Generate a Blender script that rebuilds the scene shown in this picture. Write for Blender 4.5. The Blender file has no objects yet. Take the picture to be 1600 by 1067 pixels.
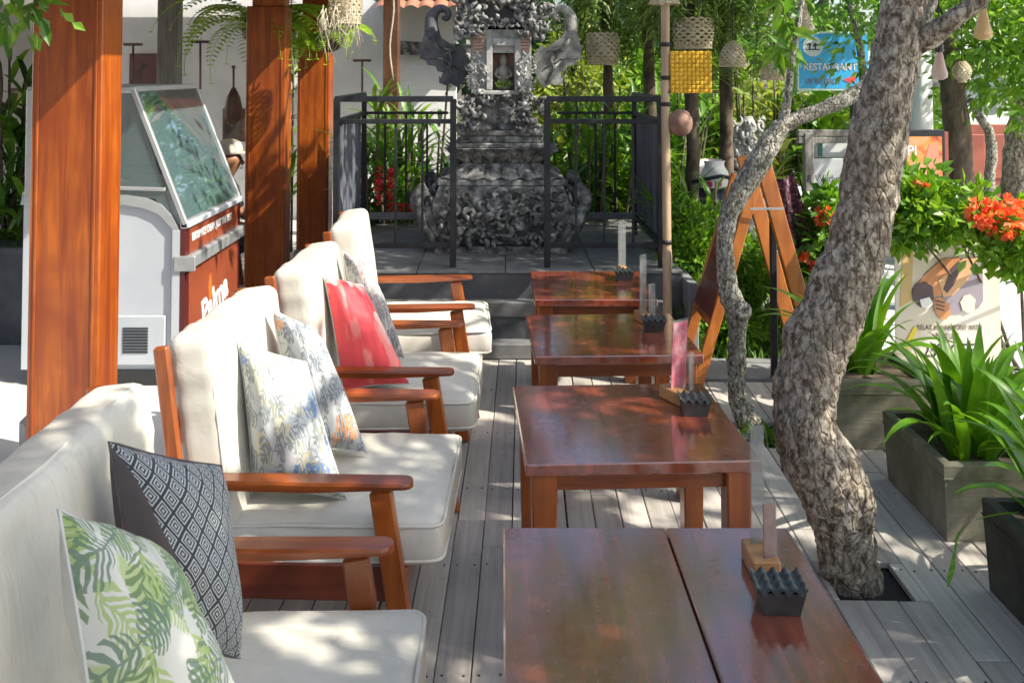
import bpy, math, random
from mathutils import Vector, Matrix, noise
random.seed(7)
R = math.radians
PI = math.pi
scene = bpy.context.scene
COL = scene.collection

# ---------------------------------------------------------------- camera, sky, sun, exposure
FP, CX, CYP, PITCH, EYE = 1450.0, 785.0, 59.4, R(2.0), 1.75
cam_d = bpy.data.cameras.new('camera')
cam = bpy.data.objects.new('camera', cam_d)
COL.objects.link(cam)
cam.location = (0, 0, EYE)
cam.rotation_euler = (R(90) + PITCH, 0, 0)
cam_d.sensor_width = 36.0
cam_d.lens = 36.0 * FP / 1600.0
cam_d.shift_y = -(533.5 - CYP) / 1600.0
cam_d.shift_x = (800.0 - CX) / 1600.0
cam_d.clip_start = 0.05
cam_d.clip_end = 600
cam_d.dof.use_dof = True
cam_d.dof.focus_distance = 3.4
cam_d.dof.aperture_fstop = 9.0
scene.camera = cam

SUN = Vector((0.66, -0.27, 0.70)).normalized()      # towards the sun
world = bpy.data.worlds.new('World')
scene.world = world
world.use_nodes = True
wn = world.node_tree
bg = wn.nodes['Background']
sky = wn.nodes.new('ShaderNodeTexSky')
sky.sky_type = 'NISHITA'
sky.sun_disc = False
sky.sun_elevation = math.asin(SUN.z)
sky.sun_rotation = math.atan2(SUN.x, SUN.y)
sky.dust_density = 2.5
sky.air_density = 1.0
wn.links.new(sky.outputs[0], bg.inputs[0])
bg.inputs[1].default_value = 0.15
sl = bpy.data.lights.new('sun', 'SUN')
sl.energy = 4.7
sl.angle = R(0.6)
sl.color = (1.0, 0.93, 0.82)
so = bpy.data.objects.new('sun', sl)
so.rotation_euler = SUN.to_track_quat('Z', 'Y').to_euler()
COL.objects.link(so)
vs = scene.view_settings
vs.view_transform = 'Standard'
vs.look = 'None'
vs.gamma = 1
vs.use_curve_mapping = False
vs.exposure = 0.98
scene.cycles.max_bounces = 8
scene.cycles.transparent_max_bounces = 12

# ---------------------------------------------------------------- helpers
def P(px, py, D):
    "point of the place at depth D that stands at this spot of the photograph"
    v = -(py - CYP) / FP
    y = math.cos(PITCH) - math.sin(PITCH) * v
    z = math.sin(PITCH) + math.cos(PITCH) * v
    s = D / y
    return Vector(((px - CX) / FP * s, D, EYE + z * s))

class MB:
    def __init__(self, org=(0, 0, 0)):
        self.v = []; self.f = []; self.mi = []; self.sm = []; self.o = Vector(org)
    def add(self, vs_, fs, m=0, smooth=False, M=None):
        b = len(self.v)
        for p in vs_:
            p = Vector(p)
            if M is not None: p = M @ p
            self.v.append(p - self.o)
        for q in fs:
            self.f.append([b + i for i in q]); self.mi.append(m); self.sm.append(smooth)
        return b
    def box(self, c, s, bev=0.0, M=None, m=0):
        hx, hy, hz = s[0] / 2, s[1] / 2, s[2] / 2
        c = Vector(c)
        if bev <= 0:
            vs_ = [c + Vector((x * hx, y * hy, z * hz)) for z in (-1, 1) for y in (-1, 1) for x in (-1, 1)]
            self.add(vs_, [(0, 2, 3, 1), (4, 5, 7, 6), (0, 1, 5, 4), (2, 6, 7, 3), (0, 4, 6, 2), (1, 3, 7, 5)], m, False, M)
            return
        b = min(bev, hx * .9, hy * .9, hz * .9)
        vs_ = []; idx = {}
        for x in (-1, 1):
            for y in (-1, 1):
                for z in (-1, 1):
                    idx[(x, y, z)] = len(vs_)
                    vs_ += [c + Vector((x * hx, y * (hy - b), z * (hz - b))),
                            c + Vector((x * (hx - b), y * hy, z * (hz - b))),
                            c + Vector((x * (hx - b), y * (hy - b), z * hz))]
        fs = []
        def I(x, y, z, k): return idx[(x, y, z)] + k
        for s_ in (-1, 1):
            q = [I(s_, -1, -1, 0), I(s_, 1, -1, 0), I(s_, 1, 1, 0), I(s_, -1, 1, 0)]; fs.append(q if s_ > 0 else q[::-1])
            q = [I(-1, s_, -1, 1), I(-1, s_, 1, 1), I(1, s_, 1, 1), I(1, s_, -1, 1)]; fs.append(q if s_ > 0 else q[::-1])
            q = [I(-1, -1, s_, 2), I(1, -1, s_, 2), I(1, 1, s_, 2), I(-1, 1, s_, 2)]; fs.append(q if s_ > 0 else q[::-1])
        for a in (-1, 1):
            for b_ in (-1, 1):
                for q, sg in (([I(a, b_, -1, 0), I(a, b_, -1, 1), I(a, b_, 1, 1), I(a, b_, 1, 0)], -a * b_),
                              ([I(a, -1, b_, 0), I(a, 1, b_, 0), I(a, 1, b_, 2), I(a, -1, b_, 2)], a * b_),
                              ([I(-1, a, b_, 1), I(-1, a, b_, 2), I(1, a, b_, 2), I(1, a, b_, 1)], a * b_)):
                    fs.append(q if sg < 0 else q[::-1])
                for c_ in (-1, 1):
                    q = [I(a, b_, c_, 0), I(a, b_, c_, 1), I(a, b_, c_, 2)]
                    fs.append(q if a * b_ * c_ > 0 else q[::-1])
        self.add(vs_, fs, m, False, M)
    def bar(self, a, b, w, h, bev=0.0, m=0, w2=None, up=(0, 0, 1)):
        "bar of section w x h from a to b"
        a = Vector(a); b = Vector(b); d = (b - a); L = d.length; z = d.normalized()
        u = Vector(up)
        if abs(u.dot(z)) > 0.98: u = Vector((0, 1, 0))
        x = u.cross(z).normalized(); y = z.cross(x)
        M = Matrix(((x.x, y.x, z.x, 0), (x.y, y.y, z.y, 0), (x.z, y.z, z.z, 0), (0, 0, 0, 1)))
        M = Matrix.Translation((a + b) / 2) @ M
        n0 = len(self.v)
        self.box((0, 0, 0), (w, h, L), bev, M, m)
        if w2 is not None:
            for i in range(n0, len(self.v)):
                p = self.v[i] + self.o; q = p - a; t = q.dot(z) / L
                off = q - z * q.dot(z); xx = off.dot(x); yy = off.dot(y)
                k = 1 + (w2 / w - 1) * t
                self.v[i] = a + z * (t * L) + x * xx * k + y * yy - self.o
    def tube(self, pts, rad, n=8, cap=True, m=0, jit=0.0, smooth=True):
        pts = [Vector(p) for p in pts]
        if not hasattr(rad, '__len__'): rad = [rad] * len(pts)
        vs_ = []; fs = []; pu = None
        for i, p in enumerate(pts):
            t = (pts[min(i + 1, len(pts) - 1)] - pts[max(i - 1, 0)])
            t = t.normalized() if t.length > 1e-9 else Vector((0, 0, 1))
            if pu is None:
                pu = Vector((1, 0, 0)) if abs(t.x) < .9 else Vector((0, 1, 0))
            u = (pu - t * pu.dot(t)).normalized(); w = t.cross(u); pu = u
            for k in range(n):
                a = 2 * PI * k / n; r = rad[i]
                q = p + (u * math.cos(a) + w * math.sin(a)) * r
                if jit: q += (q - p).normalized() * r * jit * noise.noise(q * (1.2 / max(r, .01)) * .5)
                vs_.append(q)
        for i in range(len(pts) - 1):
            for k in range(n):
                k2 = (k + 1) % n
                fs.append((i * n + k, i * n + k2, (i + 1) * n + k2, (i + 1) * n + k))
        if cap:
            fs.append(tuple(range(n))[::-1]); fs.append(tuple((len(pts) - 1) * n + k for k in range(n)))
        self.add(vs_, fs, m, smooth)
    def lathe(self, prof, c=(0, 0, 0), n=16, m=0, smooth=True, sq=None):
        c = Vector(c); vs_ = []; fs = []
        for (r, z) in prof:
            for k in range(n):
                a = 2 * PI * (k + (.5 if n == 4 else 0)) / n
                rr = r * (math.sqrt(2) if n == 4 else 1)
                vs_.append(c + Vector((rr * math.cos(a), rr * math.sin(a), z)))
        for i in range(len(prof) - 1):
            for k in range(n):
                k2 = (k + 1) % n
                fs.append((i * n + k, i * n + k2, (i + 1) * n + k2, (i + 1) * n + k))
        fs.append(tuple(range(n))[::-1]); fs.append(tuple((len(prof) - 1) * n + k for k in range(n)))
        self.add(vs_, fs, m, smooth)
    def prism(self, out, vec, m=0, smooth=False):
        n = len(out); vec = Vector(vec)
        a = [Vector(p) for p in out]
        self.add(a + [p + vec for p in a], [tuple(range(n)), tuple(range(2 * n - 1, n - 1, -1))] +
                 [(i, i + n, (i + 1) % n + n, (i + 1) % n) for i in range(n)], m, smooth)
    def grid(self, fn, nu, nv, m=0, smooth=True):
        vs_ = [fn(i / nu, j / nv) for j in range(nv + 1) for i in range(nu + 1)]
        fs = [(j * (nu + 1) + i, j * (nu + 1) + i + 1, (j + 1) * (nu + 1) + i + 1, (j + 1) * (nu + 1) + i)
              for j in range(nv) for i in range(nu)]
        self.add(vs_, fs, m, smooth)
    def leaf(self, p, d, L, w, m=0, up=None):
        d = d.normalized()
        u = Vector(up) if up is not None else Vector((random.gauss(0, 1), random.gauss(0, 1), random.gauss(0.6, 1)))
        s = d.cross(u)
        if s.length < 1e-4: s = d.cross(Vector((1, 0.3, 0)))
        s = s.normalized() * w / 2
        nn = s.cross(d).normalized() * w * .18
        a = p + d * L * .45
        self.add([p, a + s + nn, p + d * L, a - s + nn], [(0, 1, 2), (0, 2, 3)], m)
    def strap(self, p, az, el, L, w, droop, n=6, m=0, twist=0.0, fold=.25):
        "long arching leaf"
        pos = Vector(p); e = el; vs_ = []
        side = Vector((-math.sin(az), math.cos(az), 0))
        for i in range(n + 1):
            t = i / n
            d = Vector((math.cos(az) * math.cos(e), math.sin(az) * math.cos(e), math.sin(e)))
            up = side.cross(d) * -1
            ww = w * (.45 + .55 * min(1, t * 4)) * max(0.02, (1 - max(0, t - .45) / .55) ** .8) / 2
            s = (side * math.cos(twist * t) + up * math.sin(twist * t)) * ww
            vs_ += [pos - s + up * abs(ww) * fold, pos.copy(), pos + s + up * abs(ww) * fold]
            pos = pos + d * (L / n)
            e -= droop / n * (0.4 + 1.2 * t)
        fs = []
        for i in range(n):
            for k in (0, 1):
                fs.append((i * 3 + k, i * 3 + k + 1, i * 3 + k + 4, i * 3 + k + 3))
        self.add(vs_, fs, m, True)
    def mesh(self, name, mats):
        me = bpy.data.meshes.new(name)
        me.from_pydata([tuple(p) for p in self.v], [], self.f)
        for mm in mats: me.materials.append(mm)
        me.polygons.foreach_set('material_index', self.mi)
        me.polygons.foreach_set('use_smooth', self.sm)
        me.update()
        return me

def tag(o, label=None, cat=None, group=None, kind=None):
    if label: o['label'] = label
    if cat: o['category'] = cat
    if group: o['group'] = group
    if kind: o['kind'] = kind
    return o
def obj(name, mb, mats, parent=None, loc=None, rot=None):
    if not isinstance(mats, (list, tuple)): mats = [mats]
    me = mb.mesh(name, mats) if isinstance(mb, MB) else mb
    o = bpy.data.objects.new(name, me)
    COL.objects.link(o)
    if parent is not None: o.parent = parent
    if loc is not None: o.location = loc
    if rot is not None: o.rotation_euler = rot
    return o
def thing(name, label, cat, loc=(0, 0, 0), rz=0.0, group=None):
    o = bpy.data.objects.new(name, None)
    o.empty_display_size = .1
    COL.objects.link(o)
    o.location = loc; o.rotation_euler = (0, 0, rz)
    return tag(o, label, cat, group)
def struct(name, mb, mats): return tag(obj(name, mb, mats), kind='structure')
KIDS = {}
def copy_tree(o, parent=None):
    c = o.copy(); COL.objects.link(c)
    if parent is not None: c.parent = parent
    for ch in list(o.children): copy_tree(ch, c)
    return c
_dg = None
def text(name, body, size, loc, rot, mt, parent, ext=0.0008, bold=0.0, align='LEFT', sx=1.0):
    cu = bpy.data.curves.new(name, 'FONT')
    cu.body = body; cu.size = size; cu.extrude = ext; cu.offset = bold; cu.align_x = align
    t = bpy.data.objects.new(name, cu); COL.objects.link(t)
    bpy.context.view_layer.update()
    me = bpy.data.meshes.new_from_object(t.evaluated_get(bpy.context.evaluated_depsgraph_get()))
    bpy.data.objects.remove(t)
    if sx != 1.0:
        for v in me.vertices: v.co.x *= sx
    me.materials.clear(); me.materials.append(mt)
    o = bpy.data.objects.new(name, me); COL.objects.link(o)
    o.parent = parent; o.location = loc; o.rotation_euler = rot
    return o

# ---------------------------------------------------------------- materials
MATS = {}
class NT:
    def __init__(self, name):
        self.m = bpy.data.materials.new(name); self.m.use_nodes = True
        self.t = self.m.node_tree; self.p = self.t.nodes['Principled BSDF']
    def n(self, ty, **kw):
        x = self.t.nodes.new('ShaderNode' + ty)
        for k, v in kw.items():
            if k.startswith('i_'):
                key = k[2:]; key = int(key) if key.isdigit() else key
                x.inputs[key].default_value = v
            else: setattr(x, k, v)
        return x
    def l(self, a, b): self.t.links.new(a, b)
    def coords(self, scale=(1, 1, 1), rnd=True, kind='Object', rot=(0, 0, 0)):
        tc = self.n('TexCoord'); mp = self.n('Mapping')
        mp.inputs['Scale'].default_value = scale; mp.inputs['Rotation'].default_value = rot
        out = tc.outputs[kind]
        if rnd:
            oi = self.n('ObjectInfo'); mu = self.n('Math', operation='MULTIPLY'); mu.inputs[1].default_value = 37.0
            self.l(oi.outputs['Random'], mu.inputs[0])
            va = self.n('VectorMath', operation='ADD'); self.l(out, va.inputs[0]); self.l(mu.outputs[0], va.inputs[1]); out = va.outputs[0]
        self.l(out, mp.inputs['Vector'])
        return mp.outputs[0]
    def noise(self, vec, s, d=4, r=.6, dist=0.0):
        x = self.n('TexNoise'); x.inputs['Scale'].default_value = s; x.inputs['Detail'].default_value = d
        x.inputs['Roughness'].default_value = r; x.inputs['Distortion'].default_value = dist
        self.l(vec, x.inputs['Vector']); return x.outputs['Fac']
    def ramp(self, fac, stops, mode='LINEAR'):
        x = self.n('ValToRGB'); cr = x.color_ramp; cr.interpolation = mode
        while len(cr.elements) < len(stops): cr.elements.new(.5)
        for e, (p, c) in zip(cr.elements, stops):
            e.position = p; e.color = (*c, 1) if len(c) == 3 else c
        self.l(fac, x.inputs[0]); return x.outputs[0]
    def mix(self, f, a, b, mode='MIX'):
        x = self.n('Mix'); x.data_type = 'RGBA'; x.blend_type = mode
        for s_, v in ((0, f), (6, a), (7, b)):
            if isinstance(v, (int, float)): x.inputs[s_].default_value = v
            elif isinstance(v, tuple): x.inputs[s_].default_value = (*v, 1)
            else: self.l(v, x.inputs[s_])
        return x.outputs[2]
    def bump(self, h, st=.3, dist=.01):
        b = self.n('Bump'); b.inputs['Strength'].default_value = st; b.inputs['Distance'].default_value = dist
        self.l(h, b.inputs['Height']); self.l(b.outputs[0], self.p.inputs['Normal'])
    def set(self, **kw):
        for k, v in kw.items():
            s_ = self.p.inputs[k.replace('_', ' ')]
            if isinstance(v, (int, float)): s_.default_value = v
            elif isinstance(v, tuple): s_.default_value = (*v, 1)
            else: self.l(v, s_)

def pm(name, c1, c2, s=8, rough=.6, bump=.15, stretch=(1, 1, 1), coat=0, metal=0, spec=.5, c3=None, dist=.006, lo=.35, hi=.65):
    q = NT(name); v = q.coords(stretch)
    f = q.noise(v, s, 5, .62)
    q.set(Base_Color=q.ramp(f, [(lo, c1), (hi, c2)]) if c3 is None else q.ramp(f, [(lo, c1), ((lo + hi) / 2, c3), (hi, c2)]),
          Roughness=rough, Metallic=metal)
    q.p.inputs['Specular IOR Level'].default_value = spec
    q.p.inputs['Coat Weight'].default_value = coat
    q.p.inputs['Coat Roughness'].default_value = .15
    if bump: q.bump(q.noise(v, s * 4, 4, .6), bump, dist)
    return q.m
def wood(name, c1, c2, axis, rough=.35, coat=.3, s=1.0, cdark=None, bump=.06, coatr=.18):
    st = [14, 14, 14]; st['xyz'.index(axis)] = .9
    q = NT(name); v = q.coords(tuple(st))
    f = q.noise(v, 1.6 * s, 6, .62, .6)
    v2 = q.coords((1, 1, 1)); f2 = q.noise(v2, 3.0, 3, .6)
    c = q.ramp(f, [(.36, c1), (.60, c2)])
    c = q.mix(q.ramp(f2, [(.38, (0, 0, 0)), (.68, (.8, .8, .8))]), c, cdark or tuple(x * .55 for x in c1), 'MIX')
    q.set(Base_Color=c, Roughness=rough)
    q.p.inputs['Coat Weight'].default_value = coat
    q.p.inputs['Coat Roughness'].default_value = coatr
    q.bump(f, bump, .003)
    return q.m
def leafm(name, cols, rough=.42, trans=.35, spec=.5):
    q = NT(name)
    g = q.n('NewGeometry')
    n_ = len(cols)
    c = q.ramp(g.outputs['Random Per Island'], [(i / max(1, n_ - 1), cc) for i, cc in enumerate(cols)])
    v = q.coords((1, 1, 1)); c = q.mix(q.ramp(q.noise(v, 9, 3), [(.4, (0, 0, 0)), (.8, (.6, .6, .6))]), c, tuple(x * .6 for x in cols[0]))
    q.set(Base_Color=c, Roughness=rough); q.p.inputs['Specular IOR Level'].default_value = spec
    tr = q.n('BsdfTranslucent'); mx = q.n('MixShader'); mx.inputs[0].default_value = trans
    tc = q.mix(1.0, c, (1.6, 1.5, .7), 'MULTIPLY'); q.l(tc, tr.inputs[0])
    q.l(q.p.outputs[0], mx.inputs[1]); q.l(tr.outputs[0], mx.inputs[2])
    q.l(mx.outputs[0], q.t.nodes['Material Output'].inputs[0])
    return q.m
def flat(name, c, rough=.5, metal=0, spec=.5): 
    q = NT(name); q.set(Base_Color=c, Roughness=rough, Metallic=metal); q.p.inputs['Specular IOR Level'].default_value = spec
    return q.m

TK1, TK2 = (.30, .060, .010), (.47, .125, .022)
M_pill = wood('pillar_teak', (.20, .036, .004), (.43, .105, .007), 'z', .40, .15, cdark=(.20, .032, .004), bump=.12)
M_tkx = wood('teak_x', (.20, .040, .007), (.37, .095, .014), 'x', .33, .3)
M_tky = wood('teak_y', (.20, .040, .007), (.37, .095, .014), 'y', .33, .3)
M_tkz = wood('teak_z', (.21, .044, .007), (.40, .105, .014), 'z', .33, .3)
M_red = wood('panel_mahogany', (.12, .022, .009), (.20, .040, .014), 'x', .35, .4)
def tabletop_mat():
    q = NT('tabletop_varnish'); v = q.coords((14, .9, 14)); f = q.noise(v, 1.5, 6, .62, .5)
    v2 = q.coords((1, 1, 1)); f2 = q.noise(v2, 5.5, 4, .6); f3 = q.noise(v2, 60, 3, .7); f4 = q.noise(v2, 16, 5, .7)
    c = q.ramp(f, [(.3, (.10, .019, .008)), (.62, (.27, .058, .024))])
    c = q.mix(q.ramp(f2, [(.42, (0, 0, 0)), (.7, (.35, .35, .35))]), c, (.09, .022, .014))
    c = q.mix(q.ramp(f4, [(.55, (0, 0, 0)), (.8, (.22, .22, .22))]), c, (.34, .22, .18))
    q.set(Base_Color=c, Roughness=q.ramp(f4, [(.3, (.13, .13, .13)), (.7, (.30, .30, .30))]))
    q.p.inputs['Coat Weight'].default_value = 1.0
    q.p.inputs['Coat IOR'].default_value = 1.95
    q.l(q.ramp(f3, [(.35, (.06, .06, .06)), (.75, (.20, .20, .20))]), q.p.inputs['Coat Roughness'])
    q.bump(q.mix(.5, f, f4), .10, .003)
    return q.m
M_top = tabletop_mat()
def vinyl_mat():
    q = NT('cream_vinyl'); v = q.coords((1, 1, 1))
    f = q.noise(v, 4, 4, .6); f2 = q.noise(v, 7, 3, .5, .6); f3 = q.noise(q.coords((2.5, 14, 3)), 1.6, 4, .55, 1.4)
    q.set(Base_Color=q.mix(q.ramp(q.noise(v, 13, 5, .7), [(.56, (0, 0, 0)), (.8, (.4, .4, .4))]), q.ramp(f, [(.3, (.52, .50, .42)), (.7, (.64, .62, .54))]), (.36, .33, .26)), Roughness=.48)
    q.bump(q.mix(.6, f2, f3), .30, .02)
    return q.m
M_vinyl = vinyl_mat()
M_pipe = flat('piping_vinyl', (.62, .60, .52), .5)
def deck_mat():
    q = NT('weathered_deck'); v = q.coords((22, .8, 22)); f = q.noise(v, 1.5, 6, .65, .4)
    v2 = q.coords((1, 1, 1)); f2 = q.noise(v2, 2.2, 4, .6); f4 = q.noise(v2, 11, 4, .65)
    oi = q.n('ObjectInfo')
    c = q.ramp(f, [(.25, (.30, .278, .245)), (.6, (.52, .485, .435))])
    c = q.mix(q.ramp(f2, [(.4, (0, 0, 0)), (.75, (.6, .6, .6))]), c, (.30, .285, .265))
    c = q.mix(q.ramp(f4, [(.58, (0, 0, 0)), (.78, (.5, .5, .5))]), c, (.22, .20, .18))
    c = q.mix(1.0, c, q.ramp(oi.outputs['Random'], [(0, (.8, .79, .78)), (1, (1.12, 1.12, 1.10))]), 'MULTIPLY')
    q.set(Base_Color=c, Roughness=.72); q.bump(f, .35, .004)
    return q.m
M_deck = deck_mat()
M_gap = pm('deck_underside', (.012, .011, .010), (.03, .027, .024), 6, .9)
M_conc = pm('interior_floor_screed', (.50, .50, .49), (.62, .62, .61), 2, .5, .05)
M_street = pm('street_paving', (.40, .41, .42), (.50, .51, .52), 3, .75, .15)
M_earth = pm('garden_soil', (.05, .035, .022), (.11, .085, .055), 9, .95, .5)
def planter_mat():
    q = NT('mossy_concrete'); v = q.coords((1, 1, 1), False); f = q.noise(v, 7, 6, .7); f2 = q.noise(v, 2.6, 4, .6)
    w = q.noise(q.coords((3, 3, 60), False), 1.5, 2, .5)
    c = q.ramp(f, [(.3, (.15, .14, .10)), (.65, (.30, .285, .22))])
    c = q.mix(q.ramp(f2, [(.42, (0, 0, 0)), (.62, (.75, .75, .75))]), c, (.085, .095, .035))
    q.set(Base_Color=c, Roughness=.9); q.bump(q.mix(.5, f, w), .6, .008); return q.m
M_plant = planter_mat()
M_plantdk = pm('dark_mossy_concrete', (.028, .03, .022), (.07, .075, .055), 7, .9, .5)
def bark_mat(name, dark, mid, lite, s=1.0):
    q = NT(name); v = q.coords((1, 1, .62), False)
    f = q.noise(v, 38 * s, 6, .75, .4); f2 = q.noise(v, 4 * s, 4, .65); f3 = q.noise(v, 80 * s, 4, .7)
    c = q.ramp(f, [(.40, dark), (.48, mid), (.57, lite)])
    c = q.mix(q.ramp(f2, [(.38, (0, 0, 0)), (.68, (.75, .75, .75))]), c, tuple(x * .45 for x in mid))
    c = q.mix(q.ramp(f3, [(.55, (0, 0, 0)), (.62, (.5, .5, .5))]), c, dark)
    q.set(Base_Color=c, Roughness=.92); vr = q.n('TexVoronoi'); vr.feature = 'DISTANCE_TO_EDGE'; vr.inputs['Scale'].default_value = 26 * s; q.l(v, vr.inputs['Vector']); q.bump(q.mix(.45, q.mix(.4, f, f3), q.ramp(vr.outputs['Distance'], [(0, (0, 0, 0)), (.12, (1, 1, 1))])), 1.0, .014); return q.m
M_bark = bark_mat('frangipani_bark', (.06, .044, .030), (.24, .19, .135), (.56, .49, .39))
M_bark2 = bark_mat('lichen_bark', (.06, .048, .03), (.27, .25, .19), (.64, .62, .54), 1.6)
M_barkdk = pm('brown_bark', (.05, .035, .022), (.15, .115, .08), 14, .95, .9, (1, 1, .4))
M_stone = pm('temple_stone', (.045, .045, .043), (.42, .42, .40), 16, .9, .8, lo=.35, hi=.68, c3=(.16, .16, .152))
M_stonelt = pm('pale_temple_stone', (.20, .20, .195), (.48, .48, .46), 14, .9, .5, lo=.33, hi=.68)
M_stonedk = pm('shaded_wing_stone', (.045, .048, .055), (.15, .155, .165), 9, .85, .4)  # left wing's shade put into the colour; one cornice shares it
M_wing = pm('sunlit_wing_stone', (.12, .12, .115), (.34, .34, .32), 12, .9, .6, lo=.35, hi=.66)  # right wing's sunlit look put into a paler colour
M_brick = pm('pink_brick', (.36, .22, .17), (.48, .33, .27), 20, .9, .4)
M_step = pm('grey_step_stone', (.10, .10, .098), (.19, .19, .185), 5, .6, .2)
M_stepdk = pm('polished_black_stone', (.035, .037, .042), (.10, .105, .115), 3.2, .35, .1, spec=.6)
M_tile = pm('grey_slate_tile', (.15, .155, .16), (.24, .245, .25), 4, .7, .2)
M_iron = pm('black_iron', (.008, .009, .012), (.018, .020, .025), 14, .5, .1, spec=.4)
M_corr = pm('weathered_corrugated', (.05, .055, .07), (.14, .15, .18), 3, .6, .15, (8, 8, .6))
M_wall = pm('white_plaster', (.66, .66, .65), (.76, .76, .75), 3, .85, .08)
M_green = [leafm('leaf_bright', [(.075, .20, .012), (.15, .32, .022), (.26, .42, .035)]),
           leafm('leaf_mid', [(.05, .15, .014), (.11, .26, .024), (.20, .36, .04)]),
           leafm('leaf_dark', [(.012, .045, .012), (.03, .09, .022), (.06, .14, .035)]),
           leafm('leaf_yellow', [(.16, .26, .03), (.28, .36, .05), (.40, .42, .08)]),
           leafm('leaf_palm', [(.09, .17, .03), (.19, .30, .07), (.40, .46, .22)])]
M_strap = leafm('lily_leaf', [(.07, .22, .010), (.16, .34, .02)], .33, .38)
M_flower = leafm('orange_blossom', [(.80, .10, .03), (.90, .20, .08), (.88, .32, .16)], .6, .35)
M_redfl = leafm('red_blossom', [(.65, .02, .03), (.8, .08, .08)], .6, .3)
M_acryl = NT('clear_acrylic'); M_acryl.set(Base_Color=(.30, .32, .32), Roughness=.12, Alpha=.14); M_acryl = M_acryl.m
M_black = pm('black_glazed_clay', (.020, .018, .016), (.045, .042, .038), 20, .35, .1, spec=.6)
M_bamboo = pm('bamboo', (.30, .20, .12), (.46, .34, .22), 5, .55, .1, (6, 6, .7))
M_weave = pm('woven_bamboo', (.34, .27, .16), (.52, .44, .29), 14, .8, .2)
M_cord = flat('black_cord', (.015, .015, .015), .6)
M_white = pm('white_enamel', (.42, .46, .50), (.50, .53, .56), 2, .35, .02)
M_alu = pm('brushed_aluminium', (.38, .40, .40), (.46, .48, .48), 9, .35, .05, (1, 12, 1), metal=.5)
M_rubber = flat('dark_rubber', (.02, .022, .022), .6)
M_redp = pm('red_printed_panel', (.21, .048, .022), (.28, .068, .030), 2, .35, .02)
M_maroon = flat('maroon_trim', (.085, .015, .015), .35)
M_ink = flat('dark_print', (.03, .035, .045), .6)
M_paper = flat('white_print', (.80, .80, .78), .6)
M_lwood = wood('light_block_wood', (.36, .17, .06), (.50, .26, .10), 'x', .5, .1)
M_gwood = pm('grey_timber', (.16, .15, .135), (.30, .28, .25), 4, .85, .3, (10, 10, .8))
M_dwood = wood('dark_post_wood', (.085, .035, .02), (.16, .07, .035), 'z', .45, .2)

def trunk_path(pts, n=60):
    "smooth interpolation of (point, radius)"
    out = []
    for i in range(n + 1):
        t = i / n * (len(pts) - 1); k = min(int(t), len(pts) - 2); f = t - k
        p0 = pts[max(k - 1, 0)]; p1_ = pts[k]; p2_ = pts[k + 1]; p3_ = pts[min(k + 2, len(pts) - 1)]
        def cr(a, b, c, d): return .5 * ((2 * b) + (c - a) * f + (2 * a - 5 * b + 4 * c - d) * f * f + (3 * b - a - 3 * c + d) * f ** 3)
        out.append((cr(p0[0], p1_[0], p2_[0], p3_[0]), cr(p0[1], p1_[1], p2_[1], p3_[1])))
    return out

# ================================================================ SETTING
mb = MB(); mb.add([(-200, -60, -.09), (200, -60, -.09), (200, 400, -.09), (-200, 400, -.09)], [(0, 1, 2, 3)])
struct('ground', mb, M_earth)
mb = MB(); mb.box((-5.85, 5.5, -.035), (9.1, 13, .07)); struct('interior_floor', mb, M_conc)
mb = MB(); mb.box((7.9, 9.5, -.05), (11.0, 26, .07)); struct('street', mb, M_street)
# the deck: every board an object, joints open over a dark underside
mb = MB(); mb.box((.55, 2.7, -.055), (3.68, 6.0, .05))
deck = struct('deck', mb, M_gap)
DECK_ROT = R(-1.3)
deck_boards = {}
holes = [(1.10, 3.165, 1.345, 3.40), (1.18, 4.40, 1.45, 4.72)]
rd = random.Random(3)
bw = .107
x = -1.28
while x < 2.36:
    y = -.3 + rd.uniform(-1.6, 0)
    while y < 5.68:
        L = rd.choice([1.5, 1.9, 2.3, 2.7]); y2 = min(y + L, 5.69)
        segs = [(y, y2)]; strips = []
        for (hx0, hy0, hx1, hy1) in holes:
            if x < hx1 and x + bw > hx0:
                ns = []
                for (a, b) in segs:
                    if b <= hy0 or a >= hy1: ns.append((a, b))
                    else:
                        if a < hy0 - .03: ns.append((a, hy0))
                        if b > hy1 + .03: ns.append((hy1, b))
                    if not (b <= hy0 or a >= hy1):
                        if hx0 - x > .02: strips.append((x, hx0, max(a, hy0), min(b, hy1)))
                        if x + bw - hx1 > .02: strips.append((hx1, x + bw, max(a, hy0), min(b, hy1)))
                segs = ns
        for (xa_, xb_, a, b) in strips:
            m_ = MB(); m_.box((0, 0, 0), (xb_ - xa_ - .004, b - a - .003, .024), .003)
            obj('plank', m_, M_deck, deck, ((xa_ + xb_) / 2, (a + b) / 2, -.013))
        for (a, b) in segs:
            if x > 1.02 and b > 5.32: b = 5.32
            if b - a < .05: continue
            w_ = bw - rd.choice([.003, .0035, .0045])
            m_ = MB(); m_.box((0, 0, 0), (w_, b - a - .004, .024), .003)
            o = obj('plank', m_, M_deck, deck, (x + bw / 2 + rd.uniform(-.0015, .0015), (a + b) / 2, -.013 + rd.uniform(-.002, .0015)), (0, rd.uniform(-.006, .006), rd.uniform(-.001, .001)))
        y = y2
    x += bw
mb = MB(); x = -1.28
while x < 2.30:
    for k in range(10):
        for dx in (.022, bw - .022):
            if not (x > .95 and 5.25 < .35 + k * .6): mb.box((x + dx, .35 + k * .6 + rd.uniform(-.008, .008), -.0008), (.007, .007, .0016))
    x += bw
tag(obj('screw_head', mb, M_rubber, deck), kind='stuff')
deck.rotation_euler = (0, 0, DECK_ROT); deck.location = (-.05, 0, 0)
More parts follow.
